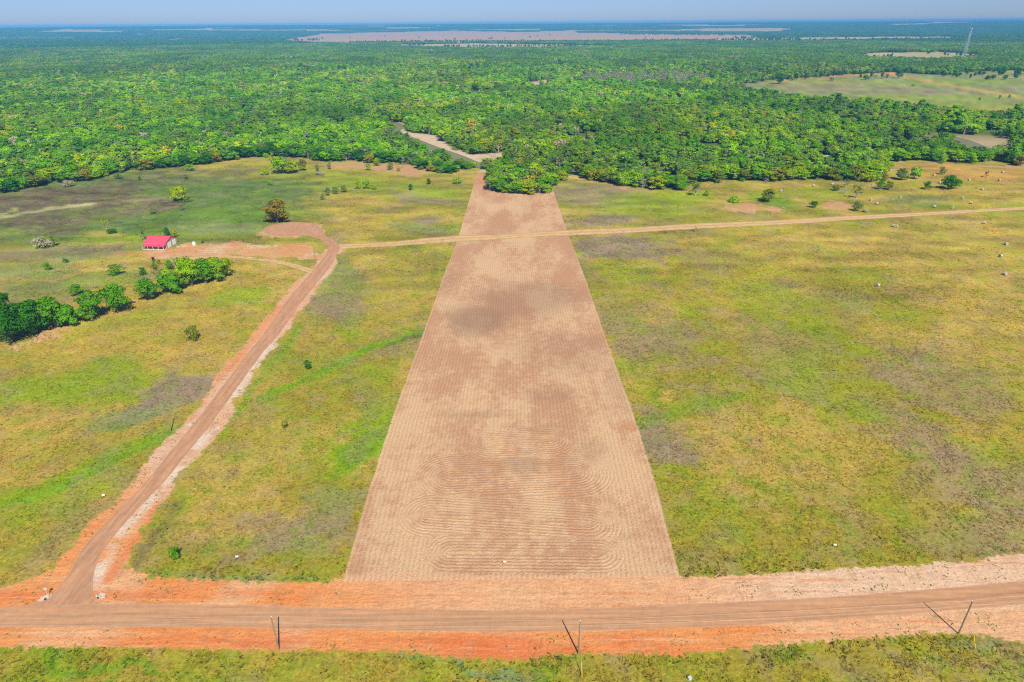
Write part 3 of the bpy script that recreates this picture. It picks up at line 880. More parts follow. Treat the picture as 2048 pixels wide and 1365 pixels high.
def shape(kind, seed):
    rng = np.random.default_rng(seed)
    B = []
    if kind == "round":
        H, Wd = 12.0, 5.2; z0 = .9
    elif kind == "tall":
        H, Wd = 15.0, 4.2; z0 = 1.3
    elif kind == "wide":
        H, Wd = 10.5, 6.2; z0 = .6
    elif kind == "low":
        H, Wd = 6.0, 4.2; z0 = .2
    else:
        H, Wd = 3.0, 1.9; z0 = .2
    n = {"round": 26, "tall": 26, "wide": 32, "low": 18}.get(kind, 8)
    for k in range(n):
        f = rng.random() ** .8
        z = z0 + (H - z0) * (.14 + .72 * f)
        prof = math.sin(math.pi * min(max((z - z0) / (H - z0), .08), .97) ** .8) ** .6
        ang = k * 2.4 + rng.uniform(-.5, .5); rad = Wd * prof * rng.uniform(.2, .86)
        r = Wd * (rng.uniform(.18, .36) if n > 10 else rng.uniform(.28, .45)) * (1.0 if kind != "tall" else 1.05)
        B.append((rad * math.cos(ang), rad * math.sin(ang), z, r, r * rng.uniform(.8, 1.1), r * rng.uniform(.62, .85)))
    B.append((0, 0, z0 + (H - z0) * .5, Wd * .6, Wd * .6, (H - z0) * .38))
    return B, H, Wd, z0


def trunk_mb(H, Wd, z0, seed, rad=.3, bare=False):
    rng = random.Random(seed)
    mb = MB()
    top = (rng.uniform(-.4, .4), rng.uniform(-.4, .4), H * .72)
    mid = (rng.uniform(-.25, .25), rng.uniform(-.25, .25), H * .35)
    mb.tube([(0, 0, -.15), (0, 0, .4), mid, top], [rad * 1.5, rad, rad * .75, rad * .3], 7)
    nl = 12 if bare else 6
    for k in range(nl):
        a = k * 2.4 + rng.uniform(-.4, .4)
        z = z0 * .9 + (H * .68 - z0 * .9) * k / nl
        L = Wd * rng.uniform(.55, .9) * (1 - .45 * k / nl)
        e = (math.cos(a) * L, math.sin(a) * L, z + L * rng.uniform(.5, 1.0))
        m_ = (math.cos(a) * L * .5, math.sin(a) * L * .5, z + L * .3)
        mb.tube([(mid[0] * z / H, mid[1] * z / H, z), m_, e], [rad * .45, rad * .3, rad * .1], 5, False)
        if bare:
            for q in range(3):
                a2 = a + rng.uniform(-.9, .9); l2 = L * rng.uniform(.35, .6)
                mb.tube([m_, (m_[0] + math.cos(a2) * l2, m_[1] + math.sin(a2) * l2, m_[2] + l2 * rng.uniform(.6, 1.2))], [rad * .22, rad * .06], 4, False)
    return mb


CROWN = {}; TRUNK = {}; INFO = {}; COMBO = {}


def add_proto(key, kind, seed, nf, size, mat="bark", bare=False, keep=None):
    B, H, Wd, z0 = shape(kind, seed)
    if keep:
        B = [b for i, b in enumerate(B) if i % keep != 0]
    V, Q, lv, nv_ = crown_mesh(key, B, nf, size, seed + 5)
    CROWN[key] = npmesh("crown", V, Q, [MAT["leaf"]], {"leafvar": ("FLOAT", lv)}, True)
    CROWN[key].normals_split_custom_set_from_vertices(nv_.tolist())
    tb = trunk_mb(H, Wd, z0, seed, .3 if kind in ("round", "wide", "tall") else .14, bare)
    me = bpy.data.meshes.new("trunk"); me.from_pydata(tb.v, [], tb.f); me.materials.append(MAT[mat]); me.update()
    TRUNK[key] = me
    INFO[key] = (V[:, 2].max(), np.percentile(np.hypot(V[:, 0], V[:, 1]), 96))
    # one mesh for the distant mass
    v2 = [tuple(p) for p in V] + tb.v; n0 = len(V)
    f2 = [tuple(q) for q in Q.tolist()] + [tuple(i + n0 for i in f) for f in tb.f]
    cm = bpy.data.meshes.new("stand_" + key); cm.from_pydata(v2, [], f2)
    cm.materials.append(MAT["leaf"]); cm.materials.append(MAT[mat])
    mi = np.zeros(len(f2), np.int32); mi[len(Q):] = 1
    cm.polygons.foreach_set("material_index", mi)
    a = cm.attributes.new("leafvar", "FLOAT", "POINT")
    a.data.foreach_set("value", np.concatenate([lv, np.full(len(tb.v), .5)]).astype(np.float32))
    cm.polygons.foreach_set("use_smooth", np.ones(len(f2), bool))
    cm.update()
    tn = np.array([[p[0], p[1], .1] for p in tb.v]); tn /= np.linalg.norm(tn, axis=1)[:, None] + 1e-6
    cm.normals_split_custom_set_from_vertices(np.vstack([nv_, tn]).tolist())
    COMBO[key] = cm


for i, kd in enumerate(("round", "round", "round", "tall", "tall", "wide", "wide", "wide")):
    add_proto(f"{kd}{i}", kd, 100 + i * 7, 1700, .42)
add_proto("sparse0", "round", 171, 420, .38, "pale_bark", True, 2)
add_proto("sparse1", "tall", 181, 380, .38, "pale_bark", True, 2)
add_proto("bare0", "round", 191, 150, .26, "pale_bark", True, 2)
for i in range(3): add_proto(f"low{i}", "low", 200 + i * 9, 900, .28)
for i in range(3): add_proto(f"bush{i}", "bush", 240 + i * 9, 420, .17)
for i, kd in enumerate(("round", "wide", "low")): add_proto(f"fine{i}", kd, 300 + i * 11, 3200, .30)

# ---- leaf tones
TONE = {
    "bright green": alb(150, 196, 10, 1.05), "mid green": alb(104, 168, 10, 1.05), "dark green": alb(62, 128, 16, 1.05), "grey green": alb(128, 156, 74, 1.0),
    "olive brown": alb(134, 150, 34), "yellow green": alb(178, 198, 10), "orange tinged": alb(176, 172, 34), "pale grey": alb(192, 184, 154, 1.1), "bronze": alb(160, 138, 34, 1.1),
}
COUNT = {"tree": 0, "shrub": 0}


def plant(name, key, x, y, h, w, tone, label, cat, group=None, seed=0, z=0.0):
    H0, W0 = INFO[key]
    rng = random.Random(seed * 13 + 7)
    e = empty(name, (x, y, z), rng.uniform(0, 6.28), label, cat, group, (w / 2 / W0, w / 2 / W0, h / H0))
    t = TONE[tone] * rng.uniform(.95, 1.2) * 1.15
    for nm, me in (("trunk", TRUNK[key]), ("crown", CROWN[key])):
        o = bpy.data.objects.new(nm, me); link(o, e)
        if nm == "crown":
            o["tone"] = [float(t[0]), float(t[1]), float(t[2])]
    COUNT[name] = COUNT.get(name, 0) + 1
    return e


# each free-standing tree and shrub of the pastures: base px, base py, height px, width px, tone, prototype, kind, label
SINGLE = [
    (555, 446, 45, 50, "bronze", "fine0", "tree", "big round bronze green tree beside the turning circle"),
    (360, 402, 27, 40, "yellow green", "fine1", "tree", "broad yellow green tree alone in the dark weedy field"),
    (374, 404, 9, 22, "grey green", "bush0", "shrub", "low grey bush at the foot of the yellow green field tree"),
    (216, 466, 28, 15, "yellow green", "sparse1", "tree", "thin leaning yellow green sapling uphill of the barn"),
    (226, 467, 8, 20, "dark green", "bush1", "shrub", "low dark bush at the thin sapling's foot"),
    (84, 497, 22, 34, "pale grey", "low0", "shrub", "pale grey leafless bush in the field left of the barn"),
    (104, 494, 26, 24, "olive brown", "sparse0", "tree", "orange topped thin tree behind the pale grey bush"),
    (335, 473, 17, 15, "dark green", "low1", "tree", "dark green tree peeking over the red barn roof"),
    (350, 474, 14, 15, "yellow green", "low2", "tree", "small yellow green tree beside the dark one behind the barn"),
    (289, 481, 22, 17, "grey green", "sparse0", "tree", "dusky grey green tree at the barn's far left corner"),
    (96, 541, 14, 18, "mid green", "low0", "shrub", "round green shrub on bare ground far left of the buggy"),
    (132, 526, 10, 13, "dark green", "bush0", "shrub", "small dark shrub uphill of the round green one"),
    (232, 551, 21, 28, "mid green", "low1", "shrub", "rounded green shrub next to the leafless grey sapling"),
    (248, 540, 22, 13, "pale grey", "bare0", "tree", "leafless grey sapling beside a rounded green shrub"),
    (287, 551, 16, 14, "dark green", "low2", "shrub", "small dark shrub below the dark buggy"),
    (155, 591, 22, 28, "mid green", "low0", "shrub", "dome shaped green shrub between the track and the tree row"),
    (190, 578, 17, 14, "pale grey", "bare0", "tree", "faint leafless sapling right of the dome shaped shrub"),
    (318, 560, 38, 26, "olive brown", "sparse0", "tree", "olive brown tree at the upper left end of the grove"),
    (352, 534, 28, 26, "orange tinged", "bare0", "tree", "nearly bare tree with tawny top behind the grove"),
    (340, 540, 18, 18, "mid green", "low1", "tree", "small green tree touching the nearly bare one"),
    (333, 570, 30, 34, "bright green", "low2", "tree", "bright green low tree on the grove's left side"),
    (300, 566, 16, 15, "pale grey", "bare0", "shrub", "grey leafless bush left of the grove"),
    (347, 585, 38, 44, "mid green", "fine2", "tree", "round green tree at the grove's lower left corner"),
    (385, 573, 50, 44, "bright green", "fine0", "tree", "tall green tree in the middle of the roadside grove"),
    (372, 555, 40, 34, "bright green", "wide5", "tree", "green tree half hidden in the rear of the grove"),
    (412, 567, 48, 42, "mid green", "fine1", "tree", "green tree right of the grove's tallest one"),
    (436, 561, 44, 42, "bright green", "fine0", "tree", "full green tree second from the grove's right end"),
    (455, 553, 36, 28, "yellow green", "fine1", "tree", "yellow green tree at the grove's right end"),
    (299, 600, 41, 46, "mid green", "fine1", "tree", "loose grey green tree standing alone left of the grove"),
    (188, 637, 52, 52, "mid green", "fine0", "tree", "left one of two touching round trees in the hedgerow"),
    (236, 626, 56, 48, "mid green", "fine1", "tree", "right one of two touching round trees in the hedgerow"),
    (140, 651, 42, 40, "mid green", "fine2", "tree", "low green tree at the right end of the big hedge clump"),
    (112, 656, 60, 62, "mid green", "fine1", "tree", "spreading tree with pale trunk right of the dark hedge clump"),
    (70, 668, 66, 60, "dark green", "fine0", "tree", "dark green dense tree in the right half of the hedge clump"),
    (22, 688, 78, 68, "dark green", "fine1", "tree", "largest dark green tree cut by the picture's left edge"),
    (48, 672, 62, 50, "mid green", "fine2", "tree", "green tree between the two darkest trees of the hedge clump"),
    (8, 628, 46, 42, "dark green", "fine0", "tree", "dark tree behind the hedge clump at the left edge"),
    (387, 681, 29, 27, "olive brown", "low1", "shrub", "single olive yellow bush in the tan pasture"),
    (617, 738, 18, 15, "dark green", "low2", "shrub", "small dark bush by the green ditch line"),
    (571, 857, 16, 16, "orange tinged", "bush2", "shrub", "small orange tinged bush alone in the pasture by the strip"),
    (351, 1119, 23, 26, "mid green", "low0", "shrub", "dark leafy bush near the road junction"),
    (656, 392, 16, 12, "grey green", "low0", "shrub", "leftmost upper one of four grey bushes in a row"),
    (671, 389, 14, 13, "grey green", "low1", "shrub", "third of four grey bushes in a row"),
    (688, 385, 14, 13, "grey green", "low2", "shrub", "rightmost of four grey bushes in a row"),
    (646, 400, 13, 11, "grey green", "bush0", "shrub", "lowest of four grey bushes in a row"),
    (716, 379, 18, 16, "yellow green", "low0", "shrub", "left bush of a yellow green trio in the upper pasture"),
    (733, 378, 17, 18, "bright green", "low1", "shrub", "middle bush of a yellow green trio in the upper pasture"),
    (748, 379, 11, 14, "yellow green", "bush1", "shrub", "right bush of a yellow green trio in the upper pasture"),
    (858, 369, 12, 10, "dark green", "low2", "shrub", "small dark bush left of the strip's upper end"),
    (822, 381, 12, 10, "dark green", "low0", "shrub", "small dark bush lower left of its twin"),
    (915, 368, 12, 22, "bright green", "low1", "shrub", "green bush beside the upper end of the strip"),
    (540, 371, 11, 11, "bright green", "bush1", "shrub", "bright green bush alone in the dull upper field"),
    (530, 350, 14, 20, "yellow green", "low2", "shrub", "yellow green bush at the left tip of the thicket by the pond"),
    (560, 347, 32, 38, "bright green", "wide5", "tree", "bright tree in the middle of the thicket by the pond"),
    (586, 347, 25, 30, "yellow green", "wide6", "tree", "yellow green tree right in the thicket by the pond"),
    (606, 342, 22, 20, "olive brown", "low0", "tree", "olive tree at the right end of the pond thicket"),
    (635, 343, 13, 8, "grey green", "low1", "shrub", "first thin sapling below the wood's middle front"),
    (659, 339, 15, 8, "grey green", "low2", "shrub", "second thin sapling below the wood's middle front"),
    (737, 341, 14, 13, "bright green", "low0", "shrub", "bright bush before the wood left of the river"),
    (753, 332, 15, 17, "yellow green", "low1", "shrub", "yellowish bush touching the wood left of the river"),
    (781, 340, 15, 14, "grey green", "low2", "shrub", "grey green bush before the wood left of the river"),
    (797, 343, 12, 9, "orange tinged", "bush0", "shrub", "small tawny bush before the wood left of the river"),
    (806, 336, 13, 8, "pale grey", "bare0", "shrub", "leafless bush at the wood left of the river"),
    (640, 350, 6, 20, "pale grey", "bush1", "shrub", "grey brush heap like bush below the first saplings"),
    (138, 374, 13, 22, "pale grey", "low1", "shrub", "pale grey bush in front of the wood at far left"),
    (237, 358, 12, 18, "grey green", "low2", "shrub", "grey green bush right of the far left wood edge"),
    (280, 361, 9, 7, "dark green", "bush0", "shrub", "tiny dark bush in the upper left field"),
    (372, 359, 9, 9, "olive brown", "bush1", "shrub", "tiny olive bush above the yellow green field tree"),
    (380, 342, 13, 24, "bright green", "low0", "shrub", "bright bush at the wood edge above the yellow field tree"),
    (306, 428, 9, 15, "grey green", "bush2", "shrub", "grey bush lower left of the yellow green field tree"),
    (366, 420, 12, 13, "olive brown", "sparse0", "shrub", "thin olive bush under the yellow green field tree"),
    (290, 441, 11, 10, "pale grey", "bare0", "shrub", "bare pale bush in the field behind the barn"),
    (1391, 392, 25, 27, "olive brown", "sparse0", "tree", "olive brown tree right of the mown strip before the wood"),
    (1414, 392, 12, 15, "yellow green", "low1", "shrub", "small bright bush right of the olive brown tree"),
    (1468, 405, 12, 24, "bright green", "low2", "shrub", "low green bush above the red earth patch"),
    (1536, 404, 24, 30, "olive brown", "wide6", "tree", "round olive tree right above the red earth patch"),
    (1627, 416, 13, 19, "dark green", "low0", "shrub", "dark round bush between the two red earth patches"),
    (1390, 464, 14, 14, "orange tinged", "bare0", "shrub", "wispy tawny sapling beside the farm track"),
    (1691, 376, 17, 13, "olive brown", "sparse1", "tree", "slim olive tree below the wood's protruding clump"),
    (1671, 382, 12, 16, "olive brown", "low2", "shrub", "olive bush left of the pale leafless one"),
    (1688, 388, 13, 19, "pale grey", "bare0", "shrub", "pale leafless bush among olive trees on the right"),
    (1712, 397, 25, 23, "olive brown", "sparse0", "tree", "leaning olive tree right of the pale leafless bush"),
    (1713, 423, 17, 21, "grey green", "low1", "shrub", "grey green bush just above the farm track"),
    (1730, 425, 6, 12, "pale grey", "bush1", "shrub", "grey brush clump beside the bush above the track"),
    (1760, 379, 17, 18, "mid green", "low0", "tree", "left tree of a low pair in the hay field"),
    (1777, 380, 17, 17, "olive brown", "low2", "tree", "right tree of a low pair in the hay field"),
    (1802, 360, 22, 26, "grey green", "wide7", "tree", "leaning grey green tree beside a round bright one"),
    (1828, 358, 23, 22, "bright green", "round1", "tree", "round bright green tree casting shade leftwards in the hay field"),
    (1853, 379, 15, 18, "dark green", "low1", "tree", "small dark round tree left of the darkest hay field tree"),
    (1896, 379, 27, 32, "dark green", "wide5", "tree", "darkest and broadest tree standing in the hay field"),
    (1913, 378, 18, 18, "mid green", "low0", "tree", "lighter tree leaning on the darkest hay field tree"),
    (1884, 349, 15, 13, "grey green", "low2", "tree", "small grey green tree above the darkest hay field tree"),
    (1971, 355, 11, 12, "olive brown", "sparse0", "shrub", "small olive sapling among the far hay bales"),
    (1796, 157, 15, 16, "dark green", "round2", "tree", "round dark tree where the far pasture track starts"),
    (1731, 160, 9, 14, "mid green", "wide6", "tree", "small tree left in the far pasture clump"),
    (1748, 159, 9, 14, "grey green", "sparse0", "tree", "grey tree in the middle of the far pasture clump"),
    (1768, 158, 12, 14, "pale grey", "bare0", "tree", "pale bare tree right in the far pasture clump"),
    (1557, 168, 19, 21, "dark green", "wide5", "tree", "dark tree at the left end of the far pasture"),
    (1584, 162, 8, 12, "grey green", "low0", "shrub", "grey bush on the red lane right of a dark tree"),
    (1663, 162, 6, 9, "olive brown", "low1", "shrub", "tiny bush alone in the far pasture"),
    (1826, 173, 4, 8, "mid green", "low2", "shrub", "tiny green bush below the far pasture track"),
    (1958, 203, 7, 5, "dark green", "low0", "shrub", "left of two tiny saplings beside the river wood"),
    (1999, 198, 7, 6, "olive brown", "low1", "shrub", "left sapling of a pair near the far track"),
    (2018, 197, 7, 6, "olive brown", "low2", "shrub", "right sapling of a pair near the far track"),
    (988, 352, 13, 9, "pale grey", "bare0", "tree", "pale grey sapling at the top of the mown strip"),
    (1004, 350, 12, 9, "pale grey", "bare0", "tree", "second pale grey sapling at the top of the mown strip"),
]
occupied = []
for i, (px, py, hp, wp, tone, key, nm, lab) in enumerate(SINGLE):
    x, y = gp(px, py); m = mpp(px, py)
    ang = math.atan2(CAMH, math.hypot(x, y))
    h = max(hp * m / math.cos(ang) * 1.04, .6)
    w = wp * m
    plant(nm, key, x, y, h, w, tone, lab, nm, None, i)
    occupied.append((x, y))


# ---- the woods' front rows: single trees
def polyline(pts, step, jit, seed):
    rng = np.random.default_rng(seed)
    P = gpa(pts)
    d = np.concatenate([[0], np.cumsum(np.hypot(*np.diff(P, axis=0).T))])
    t = np.arange(step / 2, d[-1], step)
    x = np.interp(t, d, P[:, 0]); y = np.interp(t, d, P[:, 1])
    return x + rng.normal(size=len(t)) * jit, y + rng.normal(size=len(t)) * jit * .6


ORD = "first second third fourth fifth sixth seventh eighth ninth tenth eleventh twelfth thirteenth fourteenth fifteenth sixteenth seventeenth eighteenth nineteenth twentieth".split()
REG = [("left wood", [p for p in WOOD_FRONT if -30 <= p[0] <= 540], 9.5, 2, "left"), ("wood by the river bend", [p for p in WOOD_FRONT if p[0] >= 533], 9.5, 2, "left"),
       ("grove at the strip's end", GROVE, 7.8, 2, "left"), ("right wood", [p for p in RIGHT_FRONT], 9.5, 2, "left"), ("far right wood", RIGHT_FAR[:6], 10.0, 2, "left")]
ROWN = ["front row", "second row", "third row"]
TKEYS = ["round0", "round1", "round2", "tall3", "tall4", "wide5", "wide6", "wide7"]


def wood_tone(x, y, rng):
    n = float(fbm(np.array([x]), np.array([y]), 130, 71, 3)[0]); r = rng.random()
    d = math.hypot(x, y)
    if n > .62: tab = (("dark green", .45), ("mid green", .8), ("grey green", .93), ("bright green", 1))
    elif n < .40: tab = (("bright green", .5), ("yellow green", .66), ("mid green", .88), ("olive brown", .96), ("grey green", 1))
    else: tab = (("mid green", .38), ("bright green", .70), ("dark green", .82), ("grey green", .90), ("olive brown", .96), ("pale grey", .98), ("orange tinged", 1))
    for k, v in tab:
        if r <= v: return k
    return "mid green"


rngp = random.Random(5)
rows = []
for ri, (reg, pts, step, nrow, _) in enumerate(REG):
    for row in range(nrow):
        xs, ys = polyline(pts, step * (1 + .08 * row), 1.6, ri * 10 + row)
        for x, y in zip(xs, ys):
            off = row * (7.5 if reg[0] != "g" else 6.0)
            x2 = x + rngp.uniform(-2, 2); y2 = y + off + (rngp.uniform(-1.2, 1.6) if row else rngp.uniform(-5, 3)) + 3
            if reg == "far right wood" and x2 / y2 > .83: continue
            if segdist(np.array([x2]), np.array([y2]), RIVER)[0] < RIV_W - 3: continue
            if any((x2 - a) ** 2 + (y2 - b) ** 2 < 16 for a, b in occupied): continue
            tone = wood_tone(x2, y2, rngp)
            if reg[0] == "g" or reg == "right wood":
                tone = rngp.choice(["bright green", "bright green", "yellow green", "bright green", "mid green", "mid green", "olive brown"])
            if row == 0 and rngp.random() < .10: tone = rngp.choice(["pale grey", "grey green", "orange tinged", "olive brown"])
            rows.append((reg, row, x2, y2, tone)); occupied.append((x2, y2))
rows.sort(key=lambda q: proj(q[2], q[3])[0])
seq = {}
for q, (reg, row, x, y, tone) in enumerate(rows):
    k = (reg, row, tone); seq[k] = seq.get(k, 0) + 1
    n_ = seq[k]
    ow = ORD[n_ - 1] if n_ <= len(ORD) else f"twenty {ORD[n_ - 21]}"
    lab = f"{ow} {tone} tree from left in {ROWN[row]} of {reg}"
    key = rngp.choice(TKEYS)
    if tone in ("pale grey", "grey green") and rngp.random() < .6: key = rngp.choice(["sparse0", "sparse1"])
    if tone == "pale grey" and rngp.random() < .5: key = "bare0"
    h = rngp.uniform(9.0, 12.5) * (1.0 if row else .85); w = rngp.uniform(10.0, 14.5)
    if reg[0] == "g": h *= .85
    if reg.startswith("wood by"): h *= 1 - .38 * float(sstep(740, 830, proj(x, y)[0]))
    plant("tree", key, x, y, h, w, tone, lab, "tree", f"{ROWN[row]} of trees of the {reg}", q + 500)
k_ = {}
for ri, (reg, pts, step, nrow, _) in enumerate(REG):
    xs, ys = polyline(pts, 21, 4, 77 + ri)
    for x, y in zip(xs, ys):
        y2 = y - rngp.uniform(1.5, 7)
        if reg[0] == "g" or rngp.random() < .25 or x / y2 > .82: continue
        if any((x - a) ** 2 + (y2 - b) ** 2 < 9 for a, b in occupied): continue
        tone = rngp.choice(["grey green", "mid green", "olive brown", "yellow green", "bright green", "pale grey"])
        k_[(reg, tone)] = k_.get((reg, tone), 0) + 1
        plant("shrub", "bare0" if tone == "pale grey" else rngp.choice(["low0", "low1", "low2"]), x, y2, rngp.uniform(2.5, 6), rngp.uniform(3.5, 7), tone,
              f"{ORD[k_[(reg, tone)] - 1]} {tone} shrub from left at the foot of {reg}", "shrub", f"shrubs along the foot of the {reg}", 900 + len(occupied))
        occupied.append((x, y2))
print("PLANTS", COUNT, {r[0]: sum(1 for q in rows if q[0] == r[0]) for r in REG})

# ---- the rest of the woods: one mass
PROTO = bpy.data.collections.new("woodland_kinds")
names = TKEYS + ["sparse0", "sparse1", "bare0"]
for i, k in enumerate(names):
    o = bpy.data.objects.new(f"a{i:02d}_stand", COMBO[k]); PROTO.objects.link(o)
# groups of trees for far off
def group_proto(idx, n, span, nf, size, hh, ww, seed):
    rng = np.random.default_rng(seed)
    Vs, Qs, Ls, Ns = [], [], [], []; off = 0
    k = int(math.sqrt(n))
    for i in range(k):
        for j in range(k):
            x = (i + .5) / k * span - span / 2 + rng.normal() * span / k * .22; y = (j + .5) / k * span - span / 2 + rng.normal() * span / k * .22
            h = hh * rng.uniform(.7, 1.15); w = ww * rng.uniform(.8, 1.2)
            B = [(x, y, h * .55, w * .5, w * .5, h * .42), (x + rng.normal() * w * .2, y + rng.normal() * w * .2, h * .75, w * .32, w * .32, h * .25)]
            V, Q, lv, nv_ = crown_mesh("g", B, nf, size, int(rng.integers(1e9)))
            Ns.append(nv_)
            t = rng.random(); lv = np.clip(lv * .5 + t * .6, 0, 1)
            Vs.append(V); Qs.append(Q + off); Ls.append(lv); off += len(V)
    me = npmesh("far_stand", np.vstack(Vs), np.vstack(Qs), [MAT["leaf"]], {"leafvar": ("FLOAT", np.concatenate(Ls))}, True)
    me.normals_split_custom_set_from_vertices(np.vstack(Ns).tolist())
    PROTO.objects.link(bpy.data.objects.new(f"a{idx:02d}_stand", me))
for i in range(3): group_proto(len(names) + i, 9, 29, 90, 1.25, 12.5, 12.0, 900 + i)
for i in range(3): group_proto(len(names) + 3 + i, 100, 150, 9, 4.2, 13.0, 17.0, 950 + i)
NB, NC = len(names), len(names) + 3


def scatter(rmin, rmax, sp, azm, jit=.38):
    m = rmax * math.sin(azm) if azm < math.pi / 2 else rmax
    gx, gy = np.meshgrid(np.arange(-m, m, sp), np.arange(max(rmin * .6, 0), rmax, sp))
    gx = gx.ravel(); gy = gy.ravel()
    gx = gx + RNG.normal(size=gx.size) * sp * jit; gy = gy + RNG.normal(size=gx.size) * sp * jit
    r = np.hypot(gx, gy); a = np.abs(np.arctan2(gx, gy))
    k = (r >= rmin) & (r < rmax) & (a < azm)
    return gx[k], gy[k]


def tone_table(x, y):
    n = fbm(x, y, 130, 71, 3); n2 = fbm(x, y, 420, 17, 3); r = RNG.random(x.size)
    keys = ["bright green", "mid green", "dark green", "grey green", "olive brown", "yellow green", "pale grey", "orange tinged"]
    w = np.stack([.34 - .5 * (n - .5), .34 + 0 * n, .10 + 1.1 * np.clip(n - .5, 0, 1), .09 + .4 * np.clip(n2 - .5, 0, 1), .05 + 0 * n, .045 - .3 * (n - .5) * .5, .035 + 0 * n, .008 + 0 * n], 1)
    w = np.clip(w, .005, None); cw = np.cumsum(w / w.sum(1, keepdims=True), 1)
    idx = (r[:, None] > cw).sum(1).clip(0, len(keys) - 1)
    T = np.array([TONE[k] for k in keys])[idx]
    mean = TONE["mid green"] * .6 + TONE["bright green"] * .4
    T = np.where((idx < 6)[:, None], T * .68 + mean * .32, T)
    big = sstep(.32, .68, fbm(x, y * .8, 190, 181, 4))
    cl = sstep(.54, .68, fbm(x, y * .8, 62, 381, 3))
    T = T + (TONE["dark green"] * .8 - T) * (cl * .5)[:, None]
    T = T * (1.28 + .42 * big)[:, None] * RNG.uniform(.93, 1.07, (x.size, 1))
    warm = sstep(.52, .66, fbm(x, y, 150, 281, 3))
    T = T * (1 + warm[:, None] * np.array([.36, .08, 0]))
    gry = sstep(.60, .70, fbm(x, y * .6, 110, 291, 3)) * (RNG.random(x.size) < .6)
    T = T + (TONE["grey green"] * .95 - T) * (gry * .65)[:, None]
    return T, idx


PX, PT, PI_, PS, PR = [], [], [], [], []
occ = np.array(occupied)
# single trees
for (r0, r1, sp) in ((430, 1250, 6.4), (1250, 2100, 8.2)):
    x, y = scatter(r0, r1, sp, R(46))
    k = wood_mask(x, y); x, y = x[k], y[k]
    gap_ = (fbm(x, y, 70, 711, 3) > .70) | (RNG.random(len(x)) < .05); x, y = x[~gap_], y[~gap_]
    if r0 < 1000:
        cell = {}
        for a, b in occupied: cell.setdefault((int(a // 10), int(b // 10)), []).append((a, b))
        ok = np.ones(len(x), bool)
        for i in range(len(x)):
            cx, cy = int(x[i] // 10), int(y[i] // 10)
            for ax in (-1, 0, 1):
                for ay in (-1, 0, 1):
                    for a, b in cell.get((cx + ax, cy + ay), ()):
                        if (a - x[i]) ** 2 + (b - y[i]) ** 2 < 30: ok[i] = False
        x, y = x[ok], y[ok]
    T, idx = tone_table(x, y)
    dead = inpoly(*proj(x, y), [(1120, 165), (1180, 153), (1400, 152), (1420, 162), (1380, 172), (1200, 172)])
    dead &= RNG.random(len(x)) < .8
    T[dead] = TONE["pale grey"]; idx[dead] = 6
    pi = RNG.integers(0, 8, len(x))
    gr = (idx == 3) & (RNG.random(len(x)) < .5); pi[gr] = RNG.integers(8, 10, gr.sum())
    pg = idx == 6; pi[pg] = RNG.choice([8, 9, 10, 10], pg.sum())
    s = np.exp(RNG.normal(.13, .2, len(x))).clip(.6, 1.75) * (sp / 7.0) ** .4
    us, vs_ = proj(x, y)
    s *= 1 - .4 * sstep(730, 800, us) * sstep(960, 930, us) * sstep(285, 300, vs_)
    s *= 1 - .3 * sstep(1880, 1900, us) * sstep(290, 300, vs_)
    PX.append(np.column_stack([x, y, np.zeros(len(x))])); PT.append(T); PI_.append(pi)
    PS.append(np.column_stack([s, s, s * RNG.uniform(.62, .86, len(x))])); PR.append(RNG.uniform(0, 6.28, len(x)))
# groups of nine
x, y = scatter(2100, 4600, 25, R(44)); k = wood_mask(x, y); x, y = x[k], y[k]
T, idx = tone_table(x, y); T = T * .75 + np.array([TONE["mid green"] * .5 + TONE["dark green"] * .5]) * .25; T = T * .80
s = RNG.uniform(.9, 1.15, len(x))
PX.append(np.column_stack([x, y, np.zeros(len(x))])); PT.append(T); PI_.append(RNG.integers(NB, NB + 3, len(x))); PS.append(np.column_stack([s, s, s])); PR.append(RNG.uniform(0, 6.28, len(x)))
# far country
x, y = scatter(4600, 19000, 120, R(43))
pat = fbm(x * .5, y, 700, 12, 4)
k = ~((pat > .585) & (np.hypot(x, y) > 6200))
for p in FARF.values(): k &= (sdpoly(x, y, p) < -60)
x, y = x[k], y[k]
dep = np.hypot(x, y)
hz = sstep(7500, 13500, dep) * (fbm(x, y, 5200, 61, 3) * .5 + .6) * 94 + sstep(8000, 15000, dep) * 14 * np.exp(-((x - 11000) / 4500) ** 2)
hz = hz * sstep(24000, 15000, dep) - 2.0
T = np.tile((TONE["mid green"] * .45 + TONE["dark green"] * .55)[None], (len(x), 1)) * RNG.uniform(.7, 1.25, (len(x), 1))
PX.append(np.column_stack([x, y, hz])); PT.append(T); PI_.append(RNG.integers(NC, NC + 3, len(x))); PS.append(np.ones((len(x), 3))); PR.append(RNG.uniform(0, 6.28, len(x)))
# loose trees and thin hedges in the far fields
hx, hy = [], []
def hedge(pts, step, seed, drop=.25):
    rg = np.random.default_rng(seed); P = gpa(pts)
    d = np.concatenate([[0], np.cumsum(np.hypot(*np.diff(P, axis=0).T))]); t = np.arange(0, d[-1], step)
    t = t[rg.random(len(t)) > drop]
    hx.append(np.interp(t, d, P[:, 0]) + rg.normal(size=len(t)) * 3); hy.append(np.interp(t, d, P[:, 1]) + rg.normal(size=len(t)) * 14)
hedge([(700, 88), (900, 85), (1150, 87), (1400, 83), (1600, 81)], 9, 1); hedge([(820, 92), (850, 91)], 7, 2); hedge([(885, 95), (920, 95)], 6, 3); hedge([(935, 96), (1060, 94), (1220, 95)], 9, 4, .35); hedge([(590, 82), (640, 82)], 12, 5)
hedge([(1240, 70), (1450, 72)], 16, 7); hedge([(1470, 78), (1560, 77)], 14, 8); hedge([(1440, 84), (1900, 80)], 14, 9, .5)
